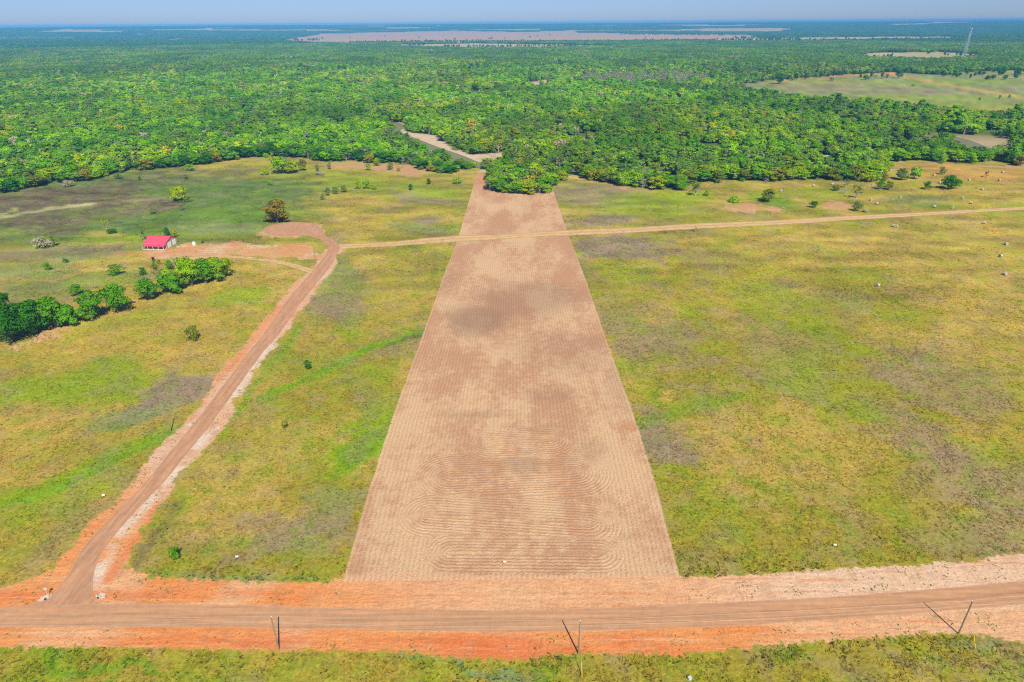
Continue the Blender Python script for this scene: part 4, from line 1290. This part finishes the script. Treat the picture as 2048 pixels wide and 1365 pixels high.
hedge([(1745, 117), (1790, 116)], 8, 10); hedge([(1880, 112), (1960, 113)], 8, 11, .2); hedge([(1850, 108), (1865, 108)], 8, 12); hedge([(1680, 118), (1760, 121), (1850, 124), (1960, 120)], 8, 13, .4)
hedge([(1820, 147), (1870, 145), (1930, 142), (1990, 140)], 7, 14, .25); hedge([(1870, 152), (1930, 153), (1990, 152), (2048, 150)], 9, 15, .5); hedge([(1970, 135), (2060, 130)], 6, 16, .3); hedge([(1960, 143), (2060, 148)], 7, 17, .3)
hedge([(1570, 161), (1640, 156), (1700, 151)], 14, 21, .55); hedge([(1730, 159), (1770, 157)], 9, 22, .3); hedge([(1700, 148), (1790, 143), (1900, 140)], 11, 23, .3); hedge([(1880, 156), (1960, 160), (2048, 158)], 22, 24, .5); hedge([(1400, 165), (1480, 160)], 10, 25, .3)
for (px, py) in ((978, 79), (1010, 80), (983, 79), (1060, 76), (1075, 74), (700, 77), (838, 78), (645, 79), (1100, 72), (910, 80), (770, 74), (1050, 69), (1290, 79)):
    a, b = gp(px, py); hx.append(np.array([a])); hy.append(np.array([b]))
x = np.concatenate(hx); y = np.concatenate(hy); n = len(x)
far = np.clip(np.hypot(x, y) / 3500, .9, 1.4)
PX.append(np.column_stack([x, y, np.zeros(n)])); PT.append(np.tile(TONE["dark green"][None], (n, 1)) * RNG.uniform(.8, 1.3, (n, 1))); PI_.append(RNG.integers(0, 8, n))
s = RNG.uniform(.8, 1.2, n) * far; PS.append(np.column_stack([s, s, s])); PR.append(RNG.uniform(0, 6.28, n))

PX, PT, PI_, PS, PR = (np.concatenate(a) for a in (PX, PT, PI_, PS, PR))
print("FOREST", len(PX), [int((PI_ < NB).sum()), int(((PI_ >= NB) & (PI_ < NC)).sum()), int((PI_ >= NC).sum())])
me = bpy.data.meshes.new("woodland")
me.vertices.add(len(PX)); me.vertices.foreach_set("co", np.ascontiguousarray(PX, np.float32).ravel())
def put(nm, typ, prop, dat):
    a = me.attributes.new(nm, typ, "POINT"); a.data.foreach_set(prop, np.ascontiguousarray(dat).ravel())
put("tone", "FLOAT_COLOR", "color", np.hstack([PT, np.ones((len(PT), 1))]).astype(np.float32))
put("pick", "INT", "value", PI_.astype(np.int32))
put("size", "FLOAT_VECTOR", "vector", PS.astype(np.float32))
put("turn", "FLOAT_VECTOR", "vector", np.column_stack([PR * 0, PR * 0, PR]).astype(np.float32))
me.update()
wo_ = bpy.data.objects.new("woodland", me); COL.objects.link(wo_)
tag(wo_, "dense green river woodland stretching away to the hazy horizon", None, None, "stuff")
ng = bpy.data.node_groups.new("woodland_scatter", "GeometryNodeTree")
ng.interface.new_socket("Geometry", in_out="INPUT", socket_type="NodeSocketGeometry")
ng.interface.new_socket("Geometry", in_out="OUTPUT", socket_type="NodeSocketGeometry")
gi = ng.nodes.new("NodeGroupInput"); go = ng.nodes.new("NodeGroupOutput")
ci = ng.nodes.new("GeometryNodeCollectionInfo"); ci.inputs["Collection"].default_value = PROTO
ci.inputs["Separate Children"].default_value = True; ci.inputs["Reset Children"].default_value = True
ip = ng.nodes.new("GeometryNodeInstanceOnPoints"); ip.inputs["Pick Instance"].default_value = True
def na_(nm, typ):
    n = ng.nodes.new("GeometryNodeInputNamedAttribute"); n.data_type = typ; n.inputs[0].default_value = nm
    return n.outputs[0]
er = ng.nodes.new("FunctionNodeEulerToRotation")
ng.links.new(na_("turn", "FLOAT_VECTOR"), er.inputs[0])
ng.links.new(gi.outputs[0], ip.inputs["Points"]); ng.links.new(ci.outputs[0], ip.inputs["Instance"])
ng.links.new(na_("pick", "INT"), ip.inputs["Instance Index"])
ng.links.new(er.outputs[0], ip.inputs["Rotation"]); ng.links.new(na_("size", "FLOAT_VECTOR"), ip.inputs["Scale"])
ng.links.new(ip.outputs[0], go.inputs[0])
md = wo_.modifiers.new("scatter", "NODES"); md.node_group = ng


# ------------------------------------------------------------------ grass and weeds of the near pastures: one mass
def make_grass():
    def cand(n, rmax):
        a = RNG.uniform(R(-52), R(52), n); r = np.sqrt(RNG.uniform(78 ** 2, rmax ** 2, n))
        return r * np.sin(a), r * np.cos(a)
    x, y = cand(420000, 460)
    r = np.hypot(x, y)
    keep = RNG.random(len(x)) < np.clip((460 - r) / 300, 0, 1)
    x, y = x[keep], y[keep]
    u, v = proj(x, y)
    k = (u > -60) & (u < 2110) & (v < 1400)
    x, y = x[k], y[k]
    stripp = np.vstack([gpa(STRIP_L), gpa(STRIP_R[::-1])])
    k = ~inpoly(x, y, stripp)
    d = sdpoly(x, y, DIRT_MAIN)
    k &= (d < -.6) | ((RNG.random(len(x)) < .04) & (d < 0))
    for p in YARD: k &= ~inpoly(x, y, p)
    x, y, d = x[k], y[k], d[k]
    keep = fbm(x, y, 3.0, 401, 3) + RNG.normal(size=len(x)) * .1 > .42
    x, y, d = x[keep], y[keep], d[keep]
    a = RNG.uniform(R(-44), R(44), 150000); r = RNG.uniform(330, 690, 150000)
    fx, fy = r * np.sin(a), r * np.cos(a)
    kk = ~inpoly(fx, fy, stripp) & ~wood_mask(fx, fy) & (sdpoly(fx, fy, DIRT_MAIN) < -1) & (fbm(fx, fy, 9, 451, 4) > .52) & (segdist(fx, fy, RIVER) > 30)
    for p in YARD + PATCH: kk &= ~inpoly(fx, fy, p)
    tr_ = gpa([(690, 493), (920, 478), (1140, 466), (1400, 452), (1700, 436), (2060, 417)])
    kk &= segdist(fx, fy, tr_) > 7
    fx, fy = fx[kk], fy[kk]; nf_ = len(fx)
    x = np.concatenate([x, fx]); y = np.concatenate([y, fy]); d = np.concatenate([d, np.full(nf_, -20.)])
    # weeds along the verges
    n = len(x)
    c = sward(x, y)
    c *= RNG.uniform(.92, 1.42, (n, 1)); c[:, 0] *= RNG.uniform(.88, 1.12, n); c[:, 2] *= RNG.uniform(.7, 1.2, n)
    big = RNG.uniform(.6, 1.25, n) * (1 + .5 * sstep(-9, -1, d) * (np.hypot(x, y) < 140))
    big[n - nf_:] *= RNG.uniform(.8, 1.6, nf_); c[n - nf_:] *= 1.2
    # scattered weeds on the bare verges
    wx, wy = cand(110000, 330)
    dd = sdpoly(wx, wy, DIRT_MAIN)
    road = np.vstack([gpa(ROAD_TOP), gpa(ROAD_BOT)[::-1]]); sr = np.vstack([gpa([(a, yy) for a, b, yy in SIDE]), gpa([(b, yy) for a, b, yy in SIDE])[::-1]])
    nn = fbm(wx, wy, 5, 431, 3)
    wu, wv = proj(wx, wy)
    rt_ = np.interp(wu, [p[0] for p in ROAD_TOP], [p[1] for p in ROAD_TOP])
    nn = nn + .13 * sstep(1150, 1080, wv) + .22 * np.exp(-((rt_ - wv - 11) / 6.0) ** 2) * sstep(900, 1050, wu) + .10 * np.exp(-((rt_ - wv - 30) / 5.0) ** 2)
    kk = (dd > .3) & (sdpoly(wx, wy, road) < -.8) & (sdpoly(wx, wy, sr) < -.8) & (RNG.random(len(wx)) < sstep(.5, .72, nn) * .6 + .012) & ~inpoly(wx, wy, stripp)
    wx, wy = wx[kk], wy[kk]
    wc = np.tile(alb(136, 160, 62)[None], (len(wx), 1)) * RNG.uniform(.6, 1.25, (len(wx), 1))
    x = np.concatenate([x, wx]); y = np.concatenate([y, wy]); c = np.vstack([c, wc]); big = np.concatenate([big, RNG.uniform(.35, .8, len(wx))])
    n = len(x)
    q = 4
    N = n * q
    bx = np.repeat(x, q); by = np.repeat(y, q); bg_ = np.repeat(big, q)
    ang = RNG.uniform(0, 2 * np.pi, N); lean = RNG.uniform(.8, 2.0, N)
    hgt = RNG.uniform(.05, .17, N) * bg_; wid = RNG.uniform(.12, .26, N) * bg_
    ox = bx + RNG.normal(size=N) * .20 * bg_; oy = by + RNG.normal(size=N) * .20 * bg_
    tx, ty = -np.sin(ang), np.cos(ang)
    ex, ey = np.cos(ang) * lean * hgt * 1.4, np.sin(ang) * lean * hgt * 1.4
    z0 = np.full(N, .0)
    V = np.empty((N, 4, 3))
    V[:, 0] = np.column_stack([ox - tx * wid * .5, oy - ty * wid * .5, z0]); V[:, 1] = np.column_stack([ox + tx * wid * .5, oy + ty * wid * .5, z0])
    V[:, 2] = np.column_stack([ox + tx * wid + ex, oy + ty * wid + ey, hgt]); V[:, 3] = np.column_stack([ox - tx * wid + ex, oy - ty * wid + ey, hgt])
    cc = np.repeat(np.repeat(c, q, 0) * RNG.uniform(.85, 1.18, (N, 1)), 4, 0)
    me = npmesh("grass", V.reshape(-1, 3), np.arange(N * 4).reshape(-1, 4)[:, ::-1], [MAT["grass"]], {"sward": ("FLOAT_COLOR", cc)}, True)
    gn = np.repeat(np.column_stack([-ex * .4, -ey * .4, hgt * 0 + 1.0 * np.maximum(hgt, .2)]), 4, 0); gn /= np.linalg.norm(gn, axis=1)[:, None]
    me.normals_split_custom_set_from_vertices(gn.tolist())
    o = bpy.data.objects.new("grass", me); COL.objects.link(o)
    tag(o, "tufts of dry and green grass over the near pastures", None, None, "stuff")
    print("GRASS", n)


make_grass()


# ------------------------------------------------------------------ barn with red roof
def barn():
    A = gp(334, 498.2)
    rz = R(-5.5)
    L, D, He, Hr = 13.2, 11.6, 3.7, 5.9
    e = empty("metal_barn", (A[0], A[1], .1), rz, "pink red roofed metal barn with porch and two white garage doors", "barn")
    # local frame: origin at the front right corner, -x along the front, +y to the rear
    w = MB()
    w.poly([(0, 0, 0), (-L, 0, 0), (-L, D, 0), (0, D, 0), (0, 0, He), (-L, 0, He), (-L, D, He), (0, D, He), (0, D / 2, Hr), (-L, D / 2, Hr)],
           [(1, 0, 4, 5), (3, 2, 6, 7), (0, 3, 7, 8, 4), (2, 1, 5, 9, 6)])
    w.build("wall", MAT["tan_wall"], e)
    o_, t_ = .45, .12
    r = MB()
    sl = (Hr - He) / (D / 2)
    for sgn in (0, 1):
        ya, yb = (-o_, D / 2) if sgn == 0 else (D + o_, D / 2)
        za, zb = He - o_ * sl + .03, Hr + .03
        vs = [(o_, ya, za), (-L - o_, ya, za), (-L - o_, yb, zb), (o_, yb, zb)]
        vs += [(a, b, c + t_) for a, b, c in vs]
        fs = [(0, 1, 2, 3), (7, 6, 5, 4), (0, 4, 5, 1), (1, 5, 6, 2), (2, 6, 7, 3), (3, 7, 4, 0)]
        if sgn: fs = [f[::-1] for f in fs]
        r.poly(vs, fs)
    ro = r.build("roof", MAT["red_roof"], e)
    MB().box((-L / 2, D / 2, Hr + .2), (L + .92, .5, .06)).build("ridge_cap", MAT["red_roof"], ro)
    # white trim band under the front eave
    MB().box((-L / 2, -.04, He - .42), (L, .06, .5)).build("fascia", MAT["white"], e)
    # lean-to porch
    p = MB(); pd = 3.0
    vs = [(.3, -.08, He - .75), (-L - .3, -.08, He - .75), (-L - .3, -pd - .3, He - 1.45), (.3, -pd - .3, He - 1.45)]
    vs += [(a, b, c + .1) for a, b, c in vs]
    p.poly(vs, [(3, 2, 1, 0), (4, 5, 6, 7), (0, 1, 5, 4), (1, 2, 6, 5), (2, 3, 7, 6), (3, 0, 4, 7)])
    pr = p.build("porch_roof", MAT["red_roof"], e)
    MB().box((-3.1, -1.9, He - 1.03), (1.0, .55, .12)).build("skylight", MAT["glass"], pr)
    MB().box((-L / 2, -pd / 2, .1), (L + .5, pd + .5, .2)).build("porch_floor", MAT["concrete"], e)
    for k in range(5):
        MB().box((-.15 - k * (L - .3) / 4, -pd, 1.2), (.16, .16, He - 1.45 - .2)).build("porch_post", MAT["white"], e)
    for yc in (3.3, 8.3):
        d = MB().box((.05, yc, 1.55), (.1, 3.3, 3.1)).build("garage_door", MAT["white"], e)
        pn = MB()
        for k in range(4): pn.box((.115, yc, .4 + k * .76), (.03, 3.2, .66))
        pn.build("door_panel", MAT["white"], d)
    for xc in (-10.6, -7.2, -2.3):
        wd = MB().box((xc, -.05, 1.55), (1.1, .08, 1.0)).build("window", MAT["white"], e)
        MB().box((xc, -.1, 1.55), (.9, .04, .8)).build("pane", MAT["glass"], wd)
    d = MB().box((-4.9, -.05, 1.2), (1.0, .08, 2.1)).build("door", MAT["white"], e)
    MB().box((-4.55, -.12, 1.15), (.06, .08, .12)).build("handle", MAT["steel"], d)
    return e


barn()


def shed(px, py, w, d, h, rz, wall, roof, label):
    x, y = gp(px, py)
    e = empty("farm_house", (x, y, 0), rz, label, "house")
    m = MB()
    hr = h + d * .22
    m.poly([(-w / 2, -d / 2, 0), (w / 2, -d / 2, 0), (w / 2, d / 2, 0), (-w / 2, d / 2, 0), (-w / 2, -d / 2, h), (w / 2, -d / 2, h), (w / 2, d / 2, h), (-w / 2, d / 2, h), (-w / 2, 0, hr), (w / 2, 0, hr)],
           [(0, 1, 5, 4), (2, 3, 7, 6), (1, 2, 6, 9, 5), (3, 0, 4, 8, 7)])
    m.build("wall", wall, e)
    r = MB()
    for s in (-1, 1):
        vs = [(-w / 2 - .4, s * (d / 2 + .4), h - .1), (w / 2 + .4, s * (d / 2 + .4), h - .1), (w / 2 + .4, 0, hr + .08), (-w / 2 - .4, 0, hr + .08)]
        vs += [(a, b, c + .15) for a, b, c in vs]
        fs = [(3, 2, 1, 0), (4, 5, 6, 7), (0, 1, 5, 4), (1, 2, 6, 5), (2, 3, 7, 6), (3, 0, 4, 7)]
        r.poly(vs, fs if s < 0 else [f[::-1] for f in fs])
    r.build("roof", roof, e)
    for k in (-.28, .22):
        f = MB().box((k * w, -d / 2 - .03, h * .55), (w * .12, .06, h * .36)).build("window", MAT["white"], e)
        MB().box((k * w, -d / 2 - .08, h * .55), (w * .1, .04, h * .3)).build("pane", MAT["glass"], f)
    MB().box((0, -d / 2 - .03, h * .36), (1.1, .06, h * .72)).build("door", MAT["white"], e)


shed(1866, 147.3, 16, 9, 4.6, .1, MAT["white"], MAT["grey_roof"], "pale house nearest the far pasture tree")
shed(1848, 145.5, 14, 9, 4.4, -.15, MAT["shed_wall"], MAT["red_roof"], "far house with reddish roof left of the pale one")
shed(1962, 134.0, 18, 10, 4.8, .2, MAT["white"], MAT["grey_roof"], "white far house right of the lattice tower")
shed(1990, 133.2, 16, 10, 4.6, -.1, MAT["shed_wall"], MAT["grey_roof"], "grey roofed far house among dark trees")


# ------------------------------------------------------------------ lattice tower
def tower():
    x, y = gp(1924.5, 124.5)
    H = 93.0; b0, b1 = 4.6, 1.1
    e = empty("lattice_tower", (x, y, 0), .35, "tall pale steel lattice tower rising over the far trees", "tower")
    st = plain("pale_blue_steel", (.62, .68, .68), .5, .08)
    def half(z): return b0 + (b1 - b0) * (z / H) ** .8
    N = 15; zs = [H * (1 - (1 - k / N) ** 1.25) for k in range(N + 1)]
    for sx, sy in ((1, 1), (-1, 1), (-1, -1), (1, -1)):
        MB().tube([(sx * half(z), sy * half(z), z) for z in zs], [.34 - .012 * k for k in range(N + 1)], 6).build("leg", st, e)
    br = MB()
    C4 = ((1, 1), (-1, 1), (-1, -1), (1, -1))
    for k in range(N):
        h0, h1 = half(zs[k]), half(zs[k + 1])
        for q in range(4):
            a, b = C4[q], C4[(q + 1) % 4]
            br.tube([(a[0] * h0, a[1] * h0, zs[k]), (b[0] * h1, b[1] * h1, zs[k + 1])], .13, 4, False)
            br.tube([(b[0] * h0, b[1] * h0, zs[k]), (a[0] * h1, a[1] * h1, zs[k + 1])], .13, 4, False)
            br.tube([(a[0] * h1, a[1] * h1, zs[k + 1]), (b[0] * h1, b[1] * h1, zs[k + 1])], .13, 4, False)
    br.build("bracing", st, e)
    pl = MB().box((0, 0, H + .2), (5.2, 5.2, .4)).build("antenna_platform", MAT["white"], e)
    for q in range(4):
        a = q * math.pi / 2
        MB().box((2.6 * math.cos(a), 2.6 * math.sin(a), H + 1.4), (.5, 1.2, 2.2), a).build("antenna", MAT["white"], pl)


tower()


# ------------------------------------------------------------------ power poles and wires
POLE_H = 9.8


def pole(px, py, label, h=POLE_H, guy=None, arm=True, group="wooden power poles", bx=None):
    x, y = gp(px, py) if bx is None else bx
    e = empty("power_pole", (x, y, 0), 0, label, "power pole", group)
    MB().tube([(0, 0, -.3), (0, 0, h * .5), (0, 0, h)], [.17, .15, .115], 10).build("shaft", MAT["wood"], e)
    if arm:
        MB().box((0, .16, h - .1), (.16, .16, .34)).build("bracket", MAT["steel"], e)
        MB().tube([(0, .16, h + .05), (0, .16, h + .22)], [.09, .05], 8).build("insulator", MAT["white"], e)
        MB().tube([(0, .18, h - 1.55), (0, .18, h - 1.35)], [.08, .08], 8).build("spool", MAT["white"], e)
    if guy:
        g0 = Vector((0, -.15, h - .6)); g1 = Vector((guy[0], guy[1], 0))
        gw = MB().tube([g0, g1], .014, 5).build("guy_wire", MAT["steel"], e)
        d = (g0 - g1).normalized()
        MB().tube([g1, g1 + d * 2.9], .07, 7).build("guy_guard", MAT["yellow"], gw)
    return (x, y)


P1 = pole(558, 1300, "leftmost brown power pole on the near orange verge", guy=None)
P2 = pole(1157, 1308, "middle power pole on the near verge with a yellow guy guard", guy=(.2, -5.4))
P3 = pole(1917, 1268, "rightmost near power pole standing in green weeds", guy=(1.3, -3.6))
d1 = (P1[0] - (P2[0] - P1[0]) * 1.3, P1[1] + .3); d2 = (P3[0] + (P3[0] - P2[0]) * .9, P3[1] + 9)
P0 = pole(0, 0, "power pole farther along the near verge, past the side road", bx=d1)
P4 = pole(0, 0, "power pole farther along the near verge, past the green weeds", bx=d2)
pole(631, 521.3, "brown pole beside the side road below the turning circle", 9.9, None, False, "poles of the side road")
pole(342, 864, "thin pole on the left verge halfway up the side road", 9.2, None, False, "poles of the side road")
pole(522.5, 645.5, "short dark post left of the side road's middle", 2.9, None, False, "poles of the side road")
wm = plain("aluminium_wire", (.62, .54, .42), .6, .05)
for zz, sag, nm in ((POLE_H + .2, .55, "uppermost power wire strung over the near road"), (POLE_H - 1.45, .8, "lower power wire strung over the near road")):
    e = empty("power_wire", (0, 0, 0), 0, nm, "power line", "wires on the near power poles")
    PP = [P0, P1, P2, P3, P4]
    for a, b in zip(PP[:-1], PP[1:]):
        pts = []
        for k in range(15):
            s = k / 14
            pts.append((a[0] + (b[0] - a[0]) * s, a[1] + .18 + (b[1] - a[1]) * s, zz - sag * 4 * s * (1 - s)))
        MB().tube(pts, .014, 5, False).build("span", wm, e)


# ------------------------------------------------------------------ signs, headwalls, small things
def lot_sign(px, py, label, rz=0.0):
    x, y = gp(px, py)
    e = empty("lot_sign", (x, y, 0), rz, label, "sign", "white lot signs in the pastures")
    for s in (-.28, .28):
        MB().box((s, .03, .5), (.05, .04, 1.0)).build("stake", MAT["wood"], e)
    MB().box((0, 0, .78), (.72, .03, .52)).build("board", MAT["white"], e)


lot_sign(1009.5, 1128.5, "small white sign low in the mown strip")
lot_sign(475, 1118, "small white sign in the weedy pasture near the junction", .2)
lot_sign(1669, 1094.5, "small white sign in the pasture right of the strip", -.2)
lot_sign(208, 995, "small white sign on grass left of the side road", .3)


def stop_sign(px, py):
    x, y = gp(px, py)
    e = empty("stop_sign", (x, y, 0), R(15), "road sign on a thin post at the junction's left corner", "road sign")
    MB().tube([(0, 0, -.1), (0, 0, 2.9)], .045, 8).build("post", MAT["steel"], e)
    f = MB(); pts = [(.38 * math.cos(R(22.5 + 45 * k)), .38 * math.sin(R(22.5 + 45 * k))) for k in range(8)]
    f.poly([(a, .05, 2.5 + b) for a, b in pts] + [(a, .08, 2.5 + b) for a, b in pts], [tuple(range(8)), tuple(range(15, 7, -1))] + [(k, (k + 8), (k + 1) % 8 + 8, (k + 1) % 8) for k in range(8)])
    f.build("sign_face", MAT["steel"], e)


stop_sign(97, 1194)


def headwall(px, py, rz, label, L=3.0):
    x, y = gp(px, py)
    e = empty("culvert_headwall", (x, y, 0), rz, label, "culvert", "concrete culvert ends along the side road")
    m = MB().box((0, 0, .22), (L * .6, .3, .6)).box((-L * .3 - .28, .28, .15), (.8, .24, .4), R(-38)).box((L * .3 + .28, .28, .15), (.8, .24, .4), R(38))
    m.build("wing_wall", MAT["concrete"], e)
    a = MB(); a.box((0, .75, .05), (L * .7, 1.1, .12)); a.build("apron", MAT["concrete"], e)
    MB().tube([(0, -.3, .26), (0, .26, .26)], .24, 14).build("pipe_mouth", MAT["black"], e)


headwall(91, 1199, R(38), "pale concrete culvert end at the junction's left corner", 2.6)
headwall(198, 1196, R(-15), "pale concrete culvert end at the junction's right corner", 2.2)
headwall(431, 857, R(-70), "pale culvert slab in green weeds right of the side road", 2.2)
headwall(385, 849, R(110), "pale culvert end beside the side road's left edge", 2.0)


def bale(px, py, rz, label):
    x, y = gp(px, py)
    e = empty("hay_bale", (x, y, 0), rz, label, "hay bale", "round hay bales left in the fields")
    m = MB(); n = 20; rd = .88; L = 1.45
    pr = [(-L / 2, rd * .5), (-L / 2, rd * .93), (-L / 2 + .08, rd), (L / 2 - .08, rd), (L / 2, rd * .93), (L / 2, rd * .5)]
    vs = [(-L / 2 + .03, 0, rd)]
    for xx, r_ in pr:
        for k in range(n):
            t = 2 * math.pi * k / n
            vs.append((xx, r_ * math.cos(t), rd - .05 + r_ * math.sin(t) * (1.0 if math.sin(t) > -.8 else .97)))
    vs.append((L / 2 - .03, 0, rd))
    fs = [(0, 1 + (k + 1) % n, 1 + k) for k in range(n)]
    for i in range(len(pr) - 1):
        for k in range(n):
            fs.append((1 + i * n + k, 1 + i * n + (k + 1) % n, 1 + (i + 1) * n + (k + 1) % n, 1 + (i + 1) * n + k))
    b = 1 + (len(pr) - 1) * n
    fs += [(b + k, b + (k + 1) % n, len(vs) - 1) for k in range(n)]
    m.poly(vs, fs)
    m.build("straw_roll", MAT["bale"], e)


BALES = [(2005, 346, "round bale farthest up the hay field near the right edge"), (1938, 361.5, "round bale lower left of the farthest hay field bale"), (1998, 362.5, "round bale directly below the farthest hay field bale"),
         (1964, 380.5, "round bale alone right of the darkest hay field tree"), (1924, 398.5, "round bale below right of the darkest hay field tree"), (1942, 408, "round bale in the middle of the hay field's lower right"),
         (1905, 418, "round bale nearest above the farm track on the right"), (1869, 415.5, "round bale left of the one nearest above the track"), (1801, 396.5, "round bale beside a reddish spot in mid hay field"),
         (1753.5, 409, "lower bale of two right of the leaning olive tree"), (1742, 402, "upper bale of two right of the leaning olive tree"), (1879, 367.5, "round bale close to the left of the darkest hay field tree"),
         (1868, 352, "round bale upper left of the darkest hay field tree"), (1780, 343, "dark looking bale at the wood's edge above the leaning tree"), (1786.8, 454.4, "left bale of a touching pair below the track"),
         (1792.5, 455.4, "right bale of a touching pair below the track"), (1968, 448, "round bale below the track near the right edge"), (1745.6, 370.5, "round bale between the wood's clump and the low tree pair"),
         (1664.6, 370.5, "round bale before the wood left of its protruding clump"), (1562, 383.5, "round bale right above the round olive tree"), (1627, 373.5, "round bale before the wood above the red earth"),
         (2012, 490.5, "highest of three bales on the tan field's right side"), (2000.6, 514.5, "middle of three bales on the tan field's right side"), (2009, 550.5, "lowest of three bales on the tan field's right side"),
         (1755, 574, "single bale nearest the camera in the right pasture")]
for i, (px, py, lab) in enumerate(BALES):
    bale(px, py, (i * 1.7) % 3.1, lab)


def tank():
    x, y = gp(388.5, 490.5)
    e = empty("water_tank", (x, y, .05), 0, "white round water tank on the bare yard by the barn", "water tank")
    MB().tube([(0, 0, 0), (0, 0, 1.5), (0, 0, 1.75), (0, 0, 1.95)], [.95, .95, .8, .35], 24).build("tank_body", MAT["white"], e)
    MB().tube([(0, 0, 1.95), (0, 0, 2.08)], .26, 14).build("lid", MAT["white"], e)
    x, y = gp(405.3, 486)
    e = empty("stock_trough", (x, y, .05), .2, "dark low trough right of the white water tank", "trough")
    MB().box((0, 0, .15), (1.5, .8, .12)).box((-.72, 0, .4), (.08, .8, .5)).box((.72, 0, .4), (.08, .8, .5)).box((0, -.38, .4), (1.5, .06, .5)).box((0, .38, .4), (1.5, .06, .5)).build("tub", MAT["black"], e)
    MB().box((-.55, 0, .05), (.12, .7, .1)).box((.55, 0, .05), (.12, .7, .1)).build("skid", MAT["wood"], e)


tank()


def buggy():
    x, y = gp(307, 522)
    e = empty("utility_buggy", (x, y, .05), R(28), "dark blue black off road buggy parked below the barn", "buggy")
    blue = plain("dark_blue_paint", (.02, .03, .07), .3, .1)
    MB().box((0, 0, .62), (1.35, 2.7, .42)).box((0, -1.05, .92), (1.2, .75, .22)).box((0, .95, .98), (1.3, .85, .34)).build("body", blue, e)
    MB().box((0, .05, 1.95), (1.35, 1.5, .08)).build("canopy", blue, e)
    for sx in (-.6, .6):
        for y0, y1 in ((-.75, -.55), (.7, .65)):
            MB().tube([(sx, y0, .85), (sx, y1, 1.92)], .035, 6).build("roll_bar", MAT["black"], e)
    MB().box((0, -.66, 1.4), (1.1, .03, .75)).build("windscreen", MAT["glass"], e)
    MB().box((0, .3, .98), (1.1, .5, .2)).box((0, .52, 1.25), (1.1, .12, .55)).build("seat", MAT["white"], e)
    for sx in (-.72, .72):
        for yy in (-.95, .95):
            w = MB().tube([(sx - .13, yy, .34), (sx + .13, yy, .34)], .34, 16).build("wheel", MAT["rubber"], e)
            MB().tube([(sx + (.14 if sx > 0 else -.14), yy, .34), (sx + (.16 if sx > 0 else -.16), yy, .34)], .18, 12).build("rim", MAT["steel"], w)
    for sx in (-.4, .4):
        MB().box((sx, -1.45, .95), (.22, .06, .12)).build("headlight", MAT["white"], e)


buggy()
x, y = gp(1379, 1359)
e = empty("utility_pedestal", (x, y, 0), .3, "small grey utility box in weeds at the picture's bottom edge", "utility box")
MB().box((0, 0, .3), (.7, .55, .6)).build("cabinet", MAT["steel"], e); MB().box((0, 0, .64), (.78, .62, .08)).build("lid", MAT["steel"], e)

# pond by the thicket
pl = gpa([(468, 343), (490, 341.5), (510, 339.5), (528, 337)]); pr2 = gpa([(470, 345.5), (492, 345), (512, 343), (528, 339)])
sheet("pond_water", pl, pr2, .05, mat_water(), "narrow dark pond in the upper left field", 3, .6, 5, 5)

# ------------------------------------------------------------------ haze: the air between here and the horizon
HZ = bpy.data.materials.new("hazy_air"); HZ.use_nodes = True
t = HZ.node_tree; t.nodes.clear()
ho = t.nodes.new("ShaderNodeOutputMaterial"); pv = t.nodes.new("ShaderNodeVolumePrincipled")
pv.inputs["Color"].default_value = (.15, .48, .92, 1); pv.inputs["Density"].default_value = 8.5e-5; pv.inputs["Anisotropy"].default_value = -0.28
t.links.new(pv.outputs[0], ho.inputs["Volume"])
hb = MB().box((0, 0, 59), (56000, 56000, 138)).build("haze", HZ)
tag(hb, "thin bluish haze filling the air", None, None, "stuff")
hb.display_type = 'WIRE'

cy = S.cycles
cy.max_bounces = 8; cy.diffuse_bounces = 4; cy.glossy_bounces = 2; cy.transmission_bounces = 4; cy.volume_bounces = 0; cy.transparent_max_bounces = 8
cy.caustics_reflective = False; cy.caustics_refractive = False
cy.use_adaptive_sampling = False; cy.use_denoising = False
S.cycles.filter_width = 1.2
